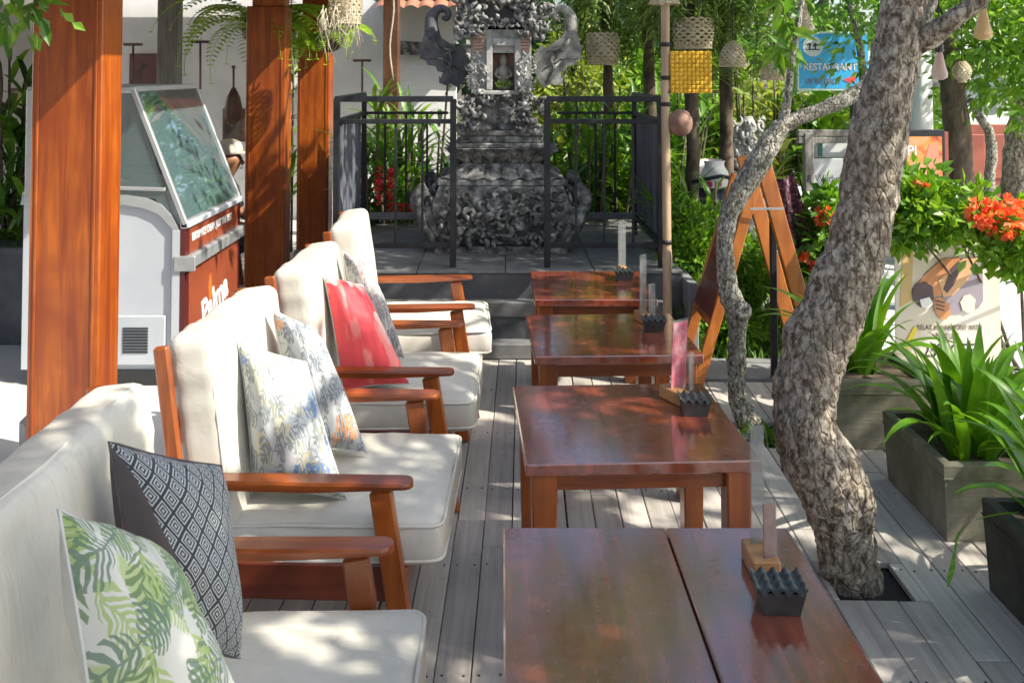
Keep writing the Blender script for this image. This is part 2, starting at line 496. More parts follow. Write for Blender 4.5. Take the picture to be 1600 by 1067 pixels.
# slate tiles along the far edge of the deck
mb = MB(); mb.box((1.80, 5.53, -.06), (1.5, .40, .05)); kerb = struct('tiled_kerb', mb, M_gap)
for i in range(5):
    m_ = MB(); m_.box((0, 0, 0), (.285, .37, .03), .004)
    obj('tile', m_, M_tile, kerb, (1.21 + i * .293, 5.53, -.014), (0, 0, R(-1.3)))
# raised shrine platform with its steps
mb = MB(); mb.box((.02, 7.0, .235), (2.24, 2.2, .47), .008); plat = struct('stone_platform', mb, M_stepdk)
for i in range(4):
    for j in range(3):
        m_ = MB(); m_.box((0, 0, 0), (.555, .728, .018), .003)
        obj('paving_slab', m_, M_step, plat, (-.82 + i * .56, 6.258 + j * .735, .478))
mb = MB(); mb.box((-.05, 5.79, .044), (2.2, .20, .088), .004); obj('step', mb, M_step, plat)
mb = MB(); mb.box((-.05, 5.86, .155), (2.2, .10, .135), .0); obj('riser', mb, M_stepdk, plat)
mb = MB(); mb.box((-.05, 5.855, .268), (2.2, .11, .088), .004); obj('step', mb, M_step, plat)
mb = MB(); mb.box((1.165, 6.35, .20), (.06, 1.3, .50), .006); obj('side_kerb', mb, M_tile, plat)

# roof over the sitting area on the left, carried by the pillars
rf = thing('pavilion_roof', 'dark underside of the pavilion roof resting on the orange pillars', 'roof', (-3.6, 4.5, 2.56))
mb = MB(); mb.box((0, 0, 0.06), (5.0, 9.8, .06)); mb.box((-.9, 5.65, 0.06), (5.6, 1.49, .06)); obj('roof_deck', mb, M_gwood, rf)
for i in range(9):
    m_ = MB(); m_.box((0, 0, 0), (5.0, .07, .09), .006); obj('rafter', m_, M_pill, rf, (0, -4.6 + i * 1.1, -.02))
m_ = MB(); m_.box((0, 0, 0), (.05, 9.9, .12), .006); obj('fascia', m_, M_pill, rf, (2.52, 0, .02))

# white building at the back left
wl = thing('white_building', 'white plastered building with tiled eave behind the carved shrine', 'building', (-4.6, 11.0, 0))
mb = MB(); mb.box((-.1, .1, 1.8), (8.3, .2, 3.8)); obj('wall', mb, M_wall, wl)
mb = MB(); mb.box((-2.35, -.03, 1.8), (3.5, .05, 3.7)); obj('shade_toned_wall', mb, pm('shade_toned_plaster', (.27, .255, .23), (.33, .315, .285), 3, .85, .08), wl)  # shade under the roof, put into a darker beige wall colour
mb = MB(); mb.box((-4.0, -2.8, 1.6), (.2, 5.6, 3.4)); obj('wall', mb, M_wall, wl)
b0 = P(620, 75, 10.9); b1 = P(760, 82, 10.9)
mb = MB(wl.location); mb.bar(b0, b1, .1, .16, .01); obj('ledge', mb, M_stone, wl)
tm = MB(); tm.grid(lambda u, v: Vector(((u - .5) * .16, -v * .34, .035 * math.sin(u * PI) - v * .12)), 6, 1)
tme = tm.mesh('roof_tile', [pm('clay_tile', (.24, .09, .05), (.38, .17, .10), 9, .9, .3)])
ey = P(620, 14, 10.3)
for r_ in range(3):
    for i in range(9):
        obj('roof_tile', tme, None, wl, (ey.x + .25 + i * .15 - wl.location.x - .3, ey.y - wl.location.y + r_ * .28, ey.z + .06 + r_ * .10)) if False else None
        o = bpy.data.objects.new('roof_tile', tme); COL.objects.link(o); o.parent = wl
        o.location = (ey.x - .12 + i * .155 - wl.location.x, ey.y - wl.location.y + r_ * .28, ey.z + .10 + r_ * .10)
mb = MB(); mb.box((ey.x + .5 - wl.location.x, -.35, ey.z + .14), (1.6, .9, .05)); obj('eave_board', mb, M_dwood, wl)

# ---------------------------------------------------------------- orange pillars
def pillar(X0, X1, D, label, zneck=None, plinth=False):
    w = X1 - X0; t = thing('wooden_pillar', label, 'pillar', ((X0 + X1) / 2, D + .11, 0), 0, 'varnished orange pillars')
    z0 = .10 if not plinth else .02
    z1 = zneck if zneck else 2.50
    mb = MB(); mb.box((0, 0, (z0 + z1) / 2), (w, .21, z1 - z0), .006); obj('shaft', mb, M_pill, t)
    for s in (-1, 1):
        mb = MB(); mb.box((s * (w / 2 - .028), -.1075, (z0 + z1) / 2), (.012, .005, z1 - z0 - .02), .002); obj('bead', mb, M_pill, t)
    if zneck:
        mb = MB(); mb.box((.01, 0, (zneck + 2.50) / 2), (w * .82, .165, 2.50 - zneck), .005); obj('neck', mb, M_pill, t)
    mb = MB()
    if plinth: mb.box((-.045, .04, .14), (w + .03, .26, .28), .05)
    else: mb.box((0, 0, .05), (w + .05, .28, .10), .02)
    obj('plinth', mb, M_tile, t)
    return t
pillar(-2.03, -1.725, 4.0, 'nearest and widest orange pillar, left of the cream sofas', None, True)
pillar(P(382, 300, 6.97).x, P(444, 300, 6.97).x, 6.97, 'middle orange pillar at the right end of the ice cream freezer', P(0, 10, 6.97).z)
pillar(P(463, 300, 8.6).x, P(513, 300, 8.6).x, 8.6, 'farthest orange pillar, beside the black iron railing', P(0, 40, 8.6).z)

# grey and brown posts inside
def post(name, px0, px1, D, z1, mt, label):
    a = P(px0, 110, D); b = P(px1, 110, D)
    mb = MB(); mb.box((0, 0, z1 / 2), (b.x - a.x, b.x - a.x, z1), .01)
    o = obj(name, mb, mt, None, ((a.x + b.x) / 2, D, 0)); tag(o, label, 'post'); return o
post('timber_post', 250, 280, 9.4, 3.2, M_gwood, 'weathered grey post standing inside the pavilion before the framed picture')
post('timber_post', 600, 624, 9.6, 3.4, M_dwood, 'dark brown post carrying the tiled eave left of the shrine')
mb = MB()
c0 = P(613, -20, 9.5)
mb.tube([c0 + Vector((math.sin(i * .9) * .02, -.05, -i * .12)) for i in range(9)], .012, 5)
tag(obj('hanging_rope', mb, pm('rope', (.3, .24, .17), (.42, .36, .27), 30, .9)), 'pale rope hanging down the dark brown post', 'rope')

# ================================================================ SEATING
def cushion(w, d, h, r, bulge, seed, nx=14, ny=14, nz=5, amp=.006):
    mb = MB()
    def srf(p):
        q = Vector((max(-w / 2 + r, min(w / 2 - r, p.x)), max(-d / 2 + r, min(d / 2 - r, p.y)), max(-h / 2 + r, min(h / 2 - r, p.z))))
        n_ = (p - q)
        n_ = n_.normalized() if n_.length > 1e-6 else Vector((0, 0, 1))
        o = q + n_ * r
        u = o.x / (w / 2); v = o.y / (d / 2)
        b = bulge * max(0, 1 - u ** 4) * max(0, 1 - v ** 4)
        o.z += b * (1 if o.z > 0 else -1) * (abs(o.z) / (h / 2))
        e = max(abs(u), abs(v)) ** 3
        pw = noise.noise(Vector((o.x * 5 + seed, o.y * 5, o.z * 3))) * amp
        pw += noise.noise(Vector((o.x * 4 + seed, o.y * 22, seed))) * amp * 1.1 * e + noise.noise(Vector((o.x * 20, o.y * 5 + seed, seed))) * amp * .9 * e
        return o + n_ * pw
    for ax in range(3):
        for s in (-1, 1):
            a, b = [(1, 2), (0, 2), (0, 1)][ax]
            na = (nx, ny, nz)[a]; nb = (nx, ny, nz)[b]; D3 = (w, d, h)
            def fn(u, v):
                p = Vector((0, 0, 0)); p[ax] = s * D3[ax] / 2
                uu = (u - .5) * 2; vv = (v - .5) * 2
                uu = math.copysign(abs(uu) ** .75, uu); vv = math.copysign(abs(vv) ** .75, vv)
                p[a] = uu * D3[a] / 2; p[b] = vv * D3[b] / 2
                return srf(p)
            flip = (s > 0) == (ax == 1)
            if flip: mb.grid(lambda u, v, f=fn: f(1 - u, v), na, nb)
            else: mb.grid(fn, na, nb)
    return mb
def piping(w, d, z, r, rc=.03, amp=.004, seed=0):
    mb = MB(); pts = []
    for (sx, sy, a0) in ((1, 1, 0), (-1, 1, 90), (-1, -1, 180), (1, -1, 270)):
        for k in range(5):
            a = R(a0 + k * 22.5)
            pts.append(Vector((sx * (w / 2 - rc) + rc * math.cos(a), sy * (d / 2 - rc) + rc * math.sin(a), z)))
    full = []
    for i in range(len(pts)):
        a = pts[i]; b = pts[(i + 1) % len(pts)]; n_ = max(1, int((b - a).length / .05))
        for k in range(n_):
            p = a.lerp(b, k / n_); p.z += noise.noise(p * 7 + Vector((seed, 0, 0))) * amp * 2; full.append(p)
    full.append(full[0]); mb.tube(full, r, 6, False); return mb

def armchair(W, label, name='cream_armchair', seed=0, cat='armchair'):
    t = thing(name, label, cat, (0, 0, 0), 0, 'teak framed seats with cream cushions along the left')
    zt = .568; H = W / 2
    for s in (-1, 1):
        mb = MB()                                    # armrest, softly tapered and rounded at the tip
        out = []
        for k in range(9):
            a = R(-90 + k * 22.5); out.append(Vector((-.028 + .028 * math.cos(a), .034 * math.sin(a), 0)))
        out += [Vector((-.30, .034, 0)), Vector((-.64, .026, 0)), Vector((-.64, -.026, 0)), Vector((-.30, -.034, 0))]
        n_ = len(out)
        lo = [Vector((p.x * (.99), p.y * .86, -.030 + (.012 if p.x > -.05 else 0))) for p in out]
        mid = [Vector((p.x, p.y, -.008)) for p in out]
        top = [Vector((p.x * .995 - .001, p.y * .92, 0)) for p in out]
        vs_ = lo + mid + top
        fs = [tuple(range(n_))[::-1], tuple(range(2 * n_, 3 * n_))]
        for q in range(2):
            for i in range(n_): fs.append((q * n_ + i, q * n_ + (i + 1) % n_, (q + 1) * n_ + (i + 1) % n_, (q + 1) * n_ + i))
        mb.add(vs_, fs); obj('armrest', mb, M_tkx, t, (0, s * H, zt))
        mb = MB(); mb.bar((-.095, s * H, zt - .03), (-.008, s * H, 0), .036, .066, .006, 0, .034, up=(1, 0, 0)); obj('leg', mb, M_tkz, t)
        mb = MB(); mb.bar((-.62, s * H, 0), (-.745, s * H, .94), .028, .044, .006, up=(1, 0, 0)); obj('leg', mb, M_tkz, t)
        mb = MB(); mb.box((-.34, s * (H - .03), .262), (.60, .026, .105), .004); obj('side_rail', mb, M_red, t)
    mb = MB(); mb.box((-.035, 0, .258), (.026, W - .06, .085), .004); obj('front_rail', mb, M_tky, t)
    for k in range(4):
        zz = .38 + k * .155; xx = -.645 - (zz) * .112
        m_ = MB(); m_.box((0, 0, 0), (.018, W - .035, .105 if k < 3 else .085), .004); obj('back_slat', m_, M_tky, t, (xx, 0, zz), (0, R(-7), 0))
    sc_ = obj('seat_cushion', cushion(.72, W - .055, .135, .035, .020, seed, 28, 28, 6, .005), M_vinyl, t, (-.275, 0, .365), (0, R(-.8), 0))
    obj('piping', piping(.715, W - .06, .052, .0055, .04, .003, seed), M_pipe, sc_)
    obj('piping', piping(.715, W - .06, -.05, .0055, .04, .003, seed + 3), M_pipe, sc_)
    bc = obj('back_cushion', cushion(.585, W - .05, .150, .040, .014, seed + 5, 28, 28, 8, .0065), M_vinyl, t, (-.633, 0, .675), (0, R(90 - 7.5), R(0)))
    obj('piping', piping(.57, W - .07, .050, .0055, .06, .003, seed + 7), M_pipe, bc)
    m_ = MB(); s_ = W / 2 - .03
    m_.tube([(-.70, -s_, .52), (-.71, -s_ - .035, .535), (-.74, -s_ - .02, .53)], .005, 5); obj('tie_ribbon', m_, M_pipe, t)
    return t
def put(t, X, Y, rz=0): t.location = (X, Y, 0); t.rotation_euler = (0, 0, rz)
c1 = armchair(1.26, 'nearest cream sofa holding the green leaf and black diamond pillows', 'cream_sofa', 1, 'sofa'); put(c1, -.268, 1.71, R(0))
c2 = armchair(.73, 'second cream seat from the camera with the two flower patterned pillows', seed=2); put(c2, -.243, 3.09, R(-2.2))
def seatcopy(src, label, X, Y, rz):
    c = copy_tree(src); c['label'] = label; put(c, X, Y, rz); return c
c3 = seatcopy(c2, 'third cream seat, holding the red flower pillow', -.185, 4.10, R(-1.2))
c3.scale = (1, .96, .98); c1.scale = (1, 1, 1.025)
c4 = armchair(.66, 'farthest cream seat with an empty back cushion, next to the stone steps', seed=9); put(c4, -.155, 5.06, R(3))

# ---------------------------------------------------------------- pillows
def pillow_mat(kind):
    q = NT('pillow_' + kind)
    tc = q.n('UVMap'); uv = tc.outputs[0]
    if kind not in ('diamond',):
        wn_ = q.n('TexNoise'); wn_.inputs['Scale'].default_value = 5.0; wn_.inputs['Detail'].default_value = 2; q.l(uv, wn_.inputs['Vector'])
        sb = q.n('VectorMath', operation='SUBTRACT'); q.l(wn_.outputs['Color'], sb.inputs[0]); sb.inputs[1].default_value = (.5, .5, .5)
        sc_ = q.n('VectorMath', operation='SCALE'); q.l(sb.outputs[0], sc_.inputs[0]); sc_.inputs['Scale'].default_value = .16
        ad = q.n('VectorMath', operation='ADD'); q.l(uv, ad.inputs[0]); q.l(sc_.outputs[0], ad.inputs[1]); uv = ad.outputs[0]
    def mapping(s, rot=0.0, loc=(0, 0, 0), src=None):
        m_ = q.n('Mapping'); m_.inputs['Scale'].default_value = s if isinstance(s, tuple) else (s, s, s)
        m_.inputs['Rotation'].default_value = (0, 0, rot); m_.inputs['Location'].default_value = loc
        q.l(src if src else uv, m_.inputs[0]); return m_.outputs[0]
    def M_(op, a, b=None, c=None):
        x = q.n('Math', operation=op)
        for i, v in enumerate((a, b, c)):
            if v is None: continue
            if isinstance(v, (int, float)): x.inputs[i].default_value = v
            else: q.l(v, x.inputs[i])
        return x.outputs[0]
    wob = q.n('TexNoise'); wob.inputs['Scale'].default_value = 3.0; q.l(uv, wob.inputs['Vector'])
    def fronds(col, base, scale, rot, loc, thr=.5, freq=60, seedrot=0.0):
        "feathered leaf shapes: lens outlines on a jittered grid, cut by a comb of leaflets"
        v = mapping(scale, rot, loc)
        s = q.n('SeparateXYZ'); q.l(v, s.inputs[0])
        fx = M_('SUBTRACT', M_('FRACT', s.outputs[0]), .5); fy = M_('SUBTRACT', M_('FRACT', M_('ADD', s.outputs[1], M_('MULTIPLY', M_('FLOOR', s.outputs[0]), .37))), .5)
        ax = M_('ABSOLUTE', fx)
        lens = M_('SUBTRACT', M_('MULTIPLY', M_('SUBTRACT', .25, M_('MULTIPLY', fy, fy)), 1.25), ax)
        comb = M_('SINE', M_('ADD', M_('MULTIPLY', fy, freq), M_('MULTIPLY', ax, freq * .8)))
        spine = M_('LESS_THAN', ax, .018)
        mk = M_('MULTIPLY', M_('GREATER_THAN', lens, 0.0), M_('MAXIMUM', M_('GREATER_THAN', comb, -.15), spine))
        n2 = q.n('TexNoise'); n2.inputs['Scale'].default_value = 1.7; q.l(v, n2.inputs['Vector'])
        return q.mix(M_('MULTIPLY', mk, .85), base, col)
    if kind == 'diamond':
        v = mapping(10.5, R(45)); s = q.n('SeparateXYZ'); q.l(v, s.inputs[0])
        fx = M_('ABSOLUTE', M_('SUBTRACT', M_('FRACT', s.outputs[0]), .5)); fy = M_('ABSOLUTE', M_('SUBTRACT', M_('FRACT', s.outputs[1]), .5))
        m_ = M_('MAXIMUM', fx, fy)
        a = M_('GREATER_THAN', M_('SINE', M_('MULTIPLY', m_, 38.0)), .05)
        a = M_('MULTIPLY', a, M_('LESS_THAN', m_, .435))
        c = q.mix(a, (.035, .042, .048), (.46, .48, .47))
        su = q.n('SeparateXYZ'); q.l(uv, su.inputs[0])
        plain = M_('LESS_THAN', su.outputs[0], M_('MULTIPLY', M_('SUBTRACT', 1.0, su.outputs[1]), .40))
        c = q.mix(plain, c, (.085, .070, .070))
    elif kind == 'leaf':
        base = (.60, .60, .53)
        n0 = q.n('TexNoise'); n0.inputs['Scale'].default_value = 2.4; n0.inputs['Detail'].default_value = 1; q.l(mapping(1, 0, (4, 2, 0)), n0.inputs['Vector'])
        c = q.mix(q.ramp(n0.outputs[0], [(.56, (0, 0, 0)), (.60, (.8, .8, .8))]), base, (.35, .45, .16))
        c = fronds((.12, .20, .08), c, (2.9, 1.9, 1), R(28), (.2, .1, 0), freq=60)
        c = fronds((.34, .45, .14), c, (3.3, 2.1, 1), R(-35), (.55, .6, 0), freq=60)
        c = fronds((.12, .20, .14), c, (4.2, 2.4, 1), R(70), (.1, .35, 0), freq=45)
    else:
        pal = {'bluefloral': ((.50, .52, .52), (.10, .22, .45), (.22, .25, .24), (.62, .55, .30)),
               'orangefloral': ((.40, .41, .41), (.62, .26, .09), (.15, .17, .19), (.40, .42, .43)),
               'greyfloral': ((.45, .44, .42), (.10, .11, .12), (.20, .20, .20), (.34, .20, .20)),
               'red': ((.88, .09, .10), (.88, .66, .58), (.7, .02, .04), (.88, .30, .26))}[kind]
        c = pal[0]
        vo = q.n('TexVoronoi'); vo.inputs['Scale'].default_value = 4.4 if kind != 'red' else 2.3
        wv = q.mix(.09, mapping(1), wob.outputs['Color']); q.l(wv, vo.inputs['Vector'])
        blot = M_('LESS_THAN', vo.outputs['Distance'], .42 if kind != 'red' else .34)
        n3 = q.n('TexNoise'); n3.inputs['Scale'].default_value = 22; n3.inputs['Detail'].default_value = 4; q.l(uv, n3.inputs['Vector'])
        sel = M_('GREATER_THAN', vo.outputs['Color'], .45)
        if kind == 'red':
            c = q.mix(M_('MULTIPLY', blot, .9), c, pal[1])
            n4 = q.n('TexNoise'); n4.inputs['Scale'].default_value = 2.0; q.l(mapping((1.6, .8, 1), R(25)), n4.inputs['Vector'])
            c = q.mix(q.ramp(n4.outputs[0], [(.52, (0, 0, 0)), (.56, (.75, .75, .75))]), c, pal[3])
        else:
            c = fronds(pal[3], c, (3.6, 2.6, 1), R(-50), (.5, .1, 0), freq=26)
            c = fronds(pal[2], c, (5.2, 3.2, 1), R(25), (.1, .2, 0), freq=30)
            c = fronds(pal[2], c, (5.9, 3.6, 1), R(80), (.25, .5, 0), freq=26)
            petal = M_('MULTIPLY', blot, M_('GREATER_THAN', n3.outputs[0], .47))
            c = q.mix(M_('MULTIPLY', M_('MULTIPLY', petal, sel), .85), c, pal[1])
            n5 = q.n('TexNoise'); n5.inputs['Scale'].default_value = 9; n5.inputs['Detail'].default_value = 5; n5.inputs['Distortion'].default_value = 1.5; q.l(uv, n5.inputs['Vector'])
            c = q.mix(q.ramp(n5.outputs[0], [(.56, (0, 0, 0)), (.60, (.5, .5, .5))]), c, pal[2])
    q.set(Base_Color=c, Roughness=.85)
    q.p.inputs['Sheen Weight'].default_value = .15
    wv2 = q.n('TexNoise'); wv2.inputs['Scale'].default_value = 220; q.l(uv, wv2.inputs['Vector'])
    q.bump(wv2.outputs[0], .12, .002)
    return q.m
def pillow(label, corners, T, front, back, seed=0, bulge=.5, tt=None):
    "corners: top left, top right, bottom right, bottom left"
    TL, TR, BR, BL = [P(*c) for c in corners]
    cen = (TL + TR + BR + BL) / 4
    nrm = (TR - TL + BR - BL).cross((TL - BL + TR - BR)).normalized()   # towards the viewer
    if nrm.y > 0: nrm = -nrm
    N = 26; mb = MB(cen)
    for side in (1, -1):
        def fn(u, v):
            # edges drawn in between the corners
            uu = u + (.5 - u) * .05 * math.sin(v * PI) * abs(u - .5) * 2
            vv = v + (.5 - v) * .04 * math.sin(u * PI) * abs(v - .5) * 2
            p = BL.lerp(BR, uu).lerp(TL.lerp(TR, uu), vv)
            a = max(0, 1 - (2 * u - 1) ** 2) * max(0, 1 - (2 * v - 1) ** 2)
            th = T * (a ** bulge)
            wr = noise.noise(Vector((u * 4 + seed, v * 4, side))) * .014 * min(1, a * 3)
            wr += noise.noise(Vector((u * 11 + seed, v * 3, side * 3))) * .006 * min(1, a * 4)
            fold = math.sin((u + v * .6) * 13 + seed) * .004 * max(0, 1 - a * 1.6)
            return p + nrm * side * (th + wr + fold)
        mb.grid(fn if side > 0 else (lambda u, v: fn(1 - u, v)), N, N, 0 if side > 0 else 1)
    o = obj('throw_pillow', mb, [front, back], None, cen)
    me = o.data; uvl = me.uv_layers.new(name='UVMap')
    nv = (N + 1) ** 2
    for lp in me.loops:
        i = lp.vertex_index % nv; uvl.data[lp.index].uv = ((i % (N + 1)) / N, (i // (N + 1)) / N)
    tag(o, label, 'pillow', 'throw pillows on the cream seats')
    m_ = MB(cen); ring = []
    for (f0, f1) in (((0, 0), (1, 0)), ((1, 0), (1, 1)), ((1, 1), (0, 1)), ((0, 1), (0, 0))):
        for k in range(12):
            u = f0[0] + (f1[0] - f0[0]) * k / 12; v = f0[1] + (f1[1] - f0[1]) * k / 12
            uu = u + (.5 - u) * .05 * math.sin(v * PI) * abs(u - .5) * 2
            vv = v + (.5 - v) * .04 * math.sin(u * PI) * abs(v - .5) * 2
            ring.append(BL.lerp(BR, uu).lerp(TL.lerp(TR, uu), vv))
    ring.append(ring[0]); m_.tube(ring, .0035, 5, False)
    obj('seam', m_, back, o)
    return o
M_plain = pm('charcoal_pillow_back', (.075, .062, .062), (.10, .085, .085), 30, .85, .1)
M_offw = pm('off_white_pillow_back', (.5, .5, .46), (.58, .58, .54), 10, .85, .1)
pillow('black and pale diamond patterned pillow on the nearest sofa', [(170, 690, 1.92), (345, 728, 2.02), (374, 1028, 2.00), (215, 1010, 1.80)], .12, pillow_mat('diamond'), M_plain, 1)
pillow('white pillow printed with green leaves on the nearest sofa', [(92, 795, 1.58), (235, 850, 1.72), (398, 1150, 1.62), (150, 1180, 1.48)], .11, pillow_mat('leaf'), M_offw, 2)
pillow('white pillow with blue flowers behind the armrest', [(372, 532, 2.92), (478, 566, 3.02), (541, 779, 2.86), (396, 765, 2.88)], .125, pillow_mat('bluefloral'), M_offw, 3)
pillow('grey pillow with orange flowers behind the blue flowered one', [(424, 482, 3.20), (492, 512, 3.32), (574, 708, 3.15), (470, 700, 3.12)], .12, pillow_mat('orangefloral'), M_offw, 4)
pillow('bright red pillow with pale petals on the third seat', [(506, 428, 3.98), (566, 446, 4.10), (640, 600, 3.86), (536, 610, 3.84)], .125, pillow_mat('red'), M_offw, 5)
pillow('grey pillow with dark flowers behind the red one', [(535, 392, 4.26), (573, 412, 4.36), (632, 560, 4.16), (575, 560, 4.14)], .10, pillow_mat('greyfloral'), M_offw, 6)

# ================================================================ TABLES
def table(X, Y, W, L, rz, label, boards=(1.0,), tz=.60, th=.036):
    t = thing('wooden_table', label, 'table', (X, Y, 0), rz, 'red brown coffee tables in a row')
    xs = -W / 2
    for b in boards:
        w_ = W * b
        mb = MB(); mb.box((0, 0, 0), (w_ - (.0045 if len(boards) > 1 else 0), L, th), .004)
        obj('tabletop', mb, M_top, t, (xs + w_ / 2, 0, tz - th / 2)); xs += w_
    if len(boards) > 1: mb = MB(); mb.box((-W / 2 + W * boards[0], 0, tz - th + .008), (.02, L - .01, .010)); obj('joint_batten', mb, M_gap, t)
    for s in (-1, 1):
        mb = MB(); mb.box((0, s * (L / 2 - .075), tz - th - .034), (W - .18, .026, .066), .003); obj('apron', mb, M_tkx, t)
        mb = MB(); mb.box((s * (W / 2 - .06), 0, tz - th - .034), (.026, L - .19, .066), .003); obj('apron', mb, M_tky, t)
        for s2 in (-1, 1):
            mb = MB(); mb.bar((s * (W / 2 - .058), s2 * (L / 2 - .07), tz - th - .001), (s * (W / 2 - .062), s2 * (L / 2 - .07), 0), .076, .076, .005, 0, .064); obj('leg', mb, M_tkz, t)
    return t
table(.36, 1.98, .72, .80, 0, 'nearest red brown table with a dark joint down its top', (.57, .43))
table(.402, 3.105, .70, .68, R(2.6), 'second red brown table, carrying the pink menu card')
table(.462, 4.105, .685, .64, R(2.0), 'third red brown table, next to the leaning wooden sign frame')
table(.470, 5.03, .62, .66, R(0), 'farthest red brown table, against the stone steps')

def ashtray_mesh(w=.112, h=.052, lobes=4, rows=3):
    mb = MB(); d = .095
    b = [(-w * .39, -d * .40), (w * .39, -d * .40), (w * .39, d * .40), (-w * .39, d * .40)]
    tt = [(-w / 2, -d / 2), (w / 2, -d / 2), (w / 2, d / 2), (-w / 2, d / 2)]
    mb.add([(x, y, 0) for x, y in b] + [(x, y, h) for x, y in tt], [(3, 2, 1, 0), (0, 1, 5, 4), (1, 2, 6, 5), (2, 3, 7, 6), (3, 0, 4, 7)])
    return mb
def ashtray(loc, rz, label, mt):
    t = thing('clay_ashtray', label, 'ashtray', loc, rz, 'small black ashtrays with wavy lids')
    obj('tray', ashtray_mesh(), M_black, t)
    mb = MB(); w = .118; d = .10
    def fn(u, v, off=0):
        z = .056 + .0062 * math.cos(u * 4 * 2 * PI) * (1 if True else 0) * (.6 + .4 * math.cos(v * 3 * 2 * PI)) + .003 * math.cos(v * 6 * PI)
        return Vector(((u - .5) * w, (v - .5) * d, z - off))
    mb.grid(fn, 40, 18); mb.grid(lambda u, v: fn(1 - u, v, .006), 40, 18)
    for v in (0, 1):
        mb.grid(lambda u, k, vv=v: fn(u, vv, .006 * (k if vv else 1 - k)), 40, 1)
    for u in (0, 1):
        mb.grid(lambda k, v, uu=u: fn(uu, v, .006 * (k if not uu else 1 - k)), 1, 18)
    obj('wavy_lid', mb, mt, t)
    t.scale = (.88, .88, .95)
    return t
M_lid = pm('green_black_glaze', (.018, .022, .020), (.045, .055, .050), 20, .3, .1, spec=.6)
ZT = .60
def on_table(px, py):
    "point of the table tops seen at this spot"
    lo, hi = 1.0, 8.0
    for _ in range(40):
        m_ = (lo + hi) / 2
        if P(px, py, m_).z > ZT: lo = m_
        else: hi = m_
    p = P(px, py, lo); p.z = ZT + .0005; return p
p1 = on_table(1226, 967); p1.y += .045; ashtray(p1, R(-3), 'black ashtray with a wavy lid on the nearest table', M_lid)
p2 = on_table(1090, 654); p2.y += .05; ashtray(p2, R(-2), 'black ashtray with a wavy lid beside the pink menu card', M_lid)
p3 = on_table(1024, 521); p3.y += .05; ashtray(p3, 0, 'black ashtray with pale lid rim on the third table', M_lid)
p4 = on_table(977, 440); p4.y += .05; a4 = ashtray(p4, 0, 'small black ashtray on the farthest table', M_lid); a4.scale = (.88, .88, .9)
M_pink = NT('pink_menu_print'); _v = M_pink.coords((1, 1, 1), False); M_pink.set(Base_Color=M_pink.ramp(M_pink.noise(_v, 22, 3), [(.40, (.72, .10, .17)), (.58, (.80, .30, .34)), (.7, (.78, .62, .60))]), Roughness=.25); M_pink = M_pink.m
M_brcard = pm('brown_menu_print', (.16, .055, .04), (.28, .13, .10), 30, .35, .0)
M_grcard = pm('grey_menu_print', (.10, .10, .095), (.20, .19, .18), 12, .3, .0); M_grcard.node_tree.nodes['Principled BSDF'].inputs['Alpha'].default_value = .28
def menu_holder(loc, label, sheets, rz=0.0, bs=(.05, .105, .042)):
    t = thing('menu_stand', label, 'menu stand', loc, rz, 'menu stands with upright cards')
    mb = MB(); mb.box((0, 0, bs[2] / 2), bs, .003); obj('block', mb, M_lwood, t)
    for (x, y, yaw, w, h, tl, card) in sheets:
        mb = MB(); mb.box((0, 0, h / 2), (.004, w, h), .001); a = obj('acrylic_sheet', mb, M_acryl, t, (x, y, bs[2] * .35), (0, tl, yaw))
        if card: mb = MB(); mb.box((.0, 0, h * .5), (.0015, w * .96, h * .94)); a.data.materials[0] = M_acryl; obj('menu_card', mb, card, a)
        if card: a.data = MBclip(w, h)
    return t
def MBclip(w, h):
    mb = MB()
    mb.box((.003, 0, h / 2), (.0015, w, h), 0); mb.box((-.003, 0, h / 2), (.0015, w, h), 0)
    return mb.mesh('acrylic_sheet', [M_acryl])
q1 = on_table(1200, 912); q1.y += .06
menu_holder(q1, 'menu stand with a tall clear sheet and a short brown card on the nearest table', [(.002, .03, R(-72), .036, .30, 0, M_grcard), (.012, -.035, R(-70), .034, .155, 0, M_brcard)], 0, (.062, .11, .045))
q2 = on_table(1060, 636); q2.y += .06
menu_holder(q2, 'menu stand with the pink menu card on the second table', [(.028, .02, R(-76), .085, .26, R(3), M_pink), (.055, -.02, R(-62), .04, .15, 0, M_grcard)], R(28), (.05, .12, .042))
q3 = on_table(1008, 508); q3.y += .06
menu_holder(q3, 'menu stand with two narrow clear sheets on the third table', [(.0, .0, R(-62), .045, .29, 0, M_grcard), (.035, -.02, R(-70), .04, .16, 0, M_grcard)], R(15))
q4 = on_table(974, 427); q4.y += .06
menu_holder(q4, 'menu stand with one clear sheet on the farthest table', [(0, 0, R(-66), .055, .28, 0, M_grcard)], R(10), (.04, .09, .03))

# ================================================================ FREEZER
FD = 5.21; FB = 6.29; fr = thing('ice_cream_freezer', 'white and red ice cream display freezer with slanted glass', 'freezer', (-2.3, FD, 0))
FO = fr.location
def Fp(px, py, D=FD): return P(px, py, D)
xr = -1.78; xl = Fp(33, 400).x; LEN = FB - FD
zb, zt_ = .085, Fp(0, 305).z
prof = [Vector((xl, FD, zb)), Vector((xr - .02, FD, zb)), Vector((xr - .02, FD, Fp(0, 362).z)), Vector((Fp(272, 0).x, FD, Fp(0, 338).z)),
        Vector((Fp(255, 0).x, FD, Fp(0, 320).z)), Vector((Fp(232, 0).x, FD, Fp(0, 310).z)), Vector((Fp(200, 0).x, FD, zt_)), Vector((xl, FD, zt_))]
mb = MB(FO); mb.prism([p + Vector((0, .02, 0)) for p in prof], (0, LEN - .04, 0)); obj('cabinet', mb, M_white, fr)
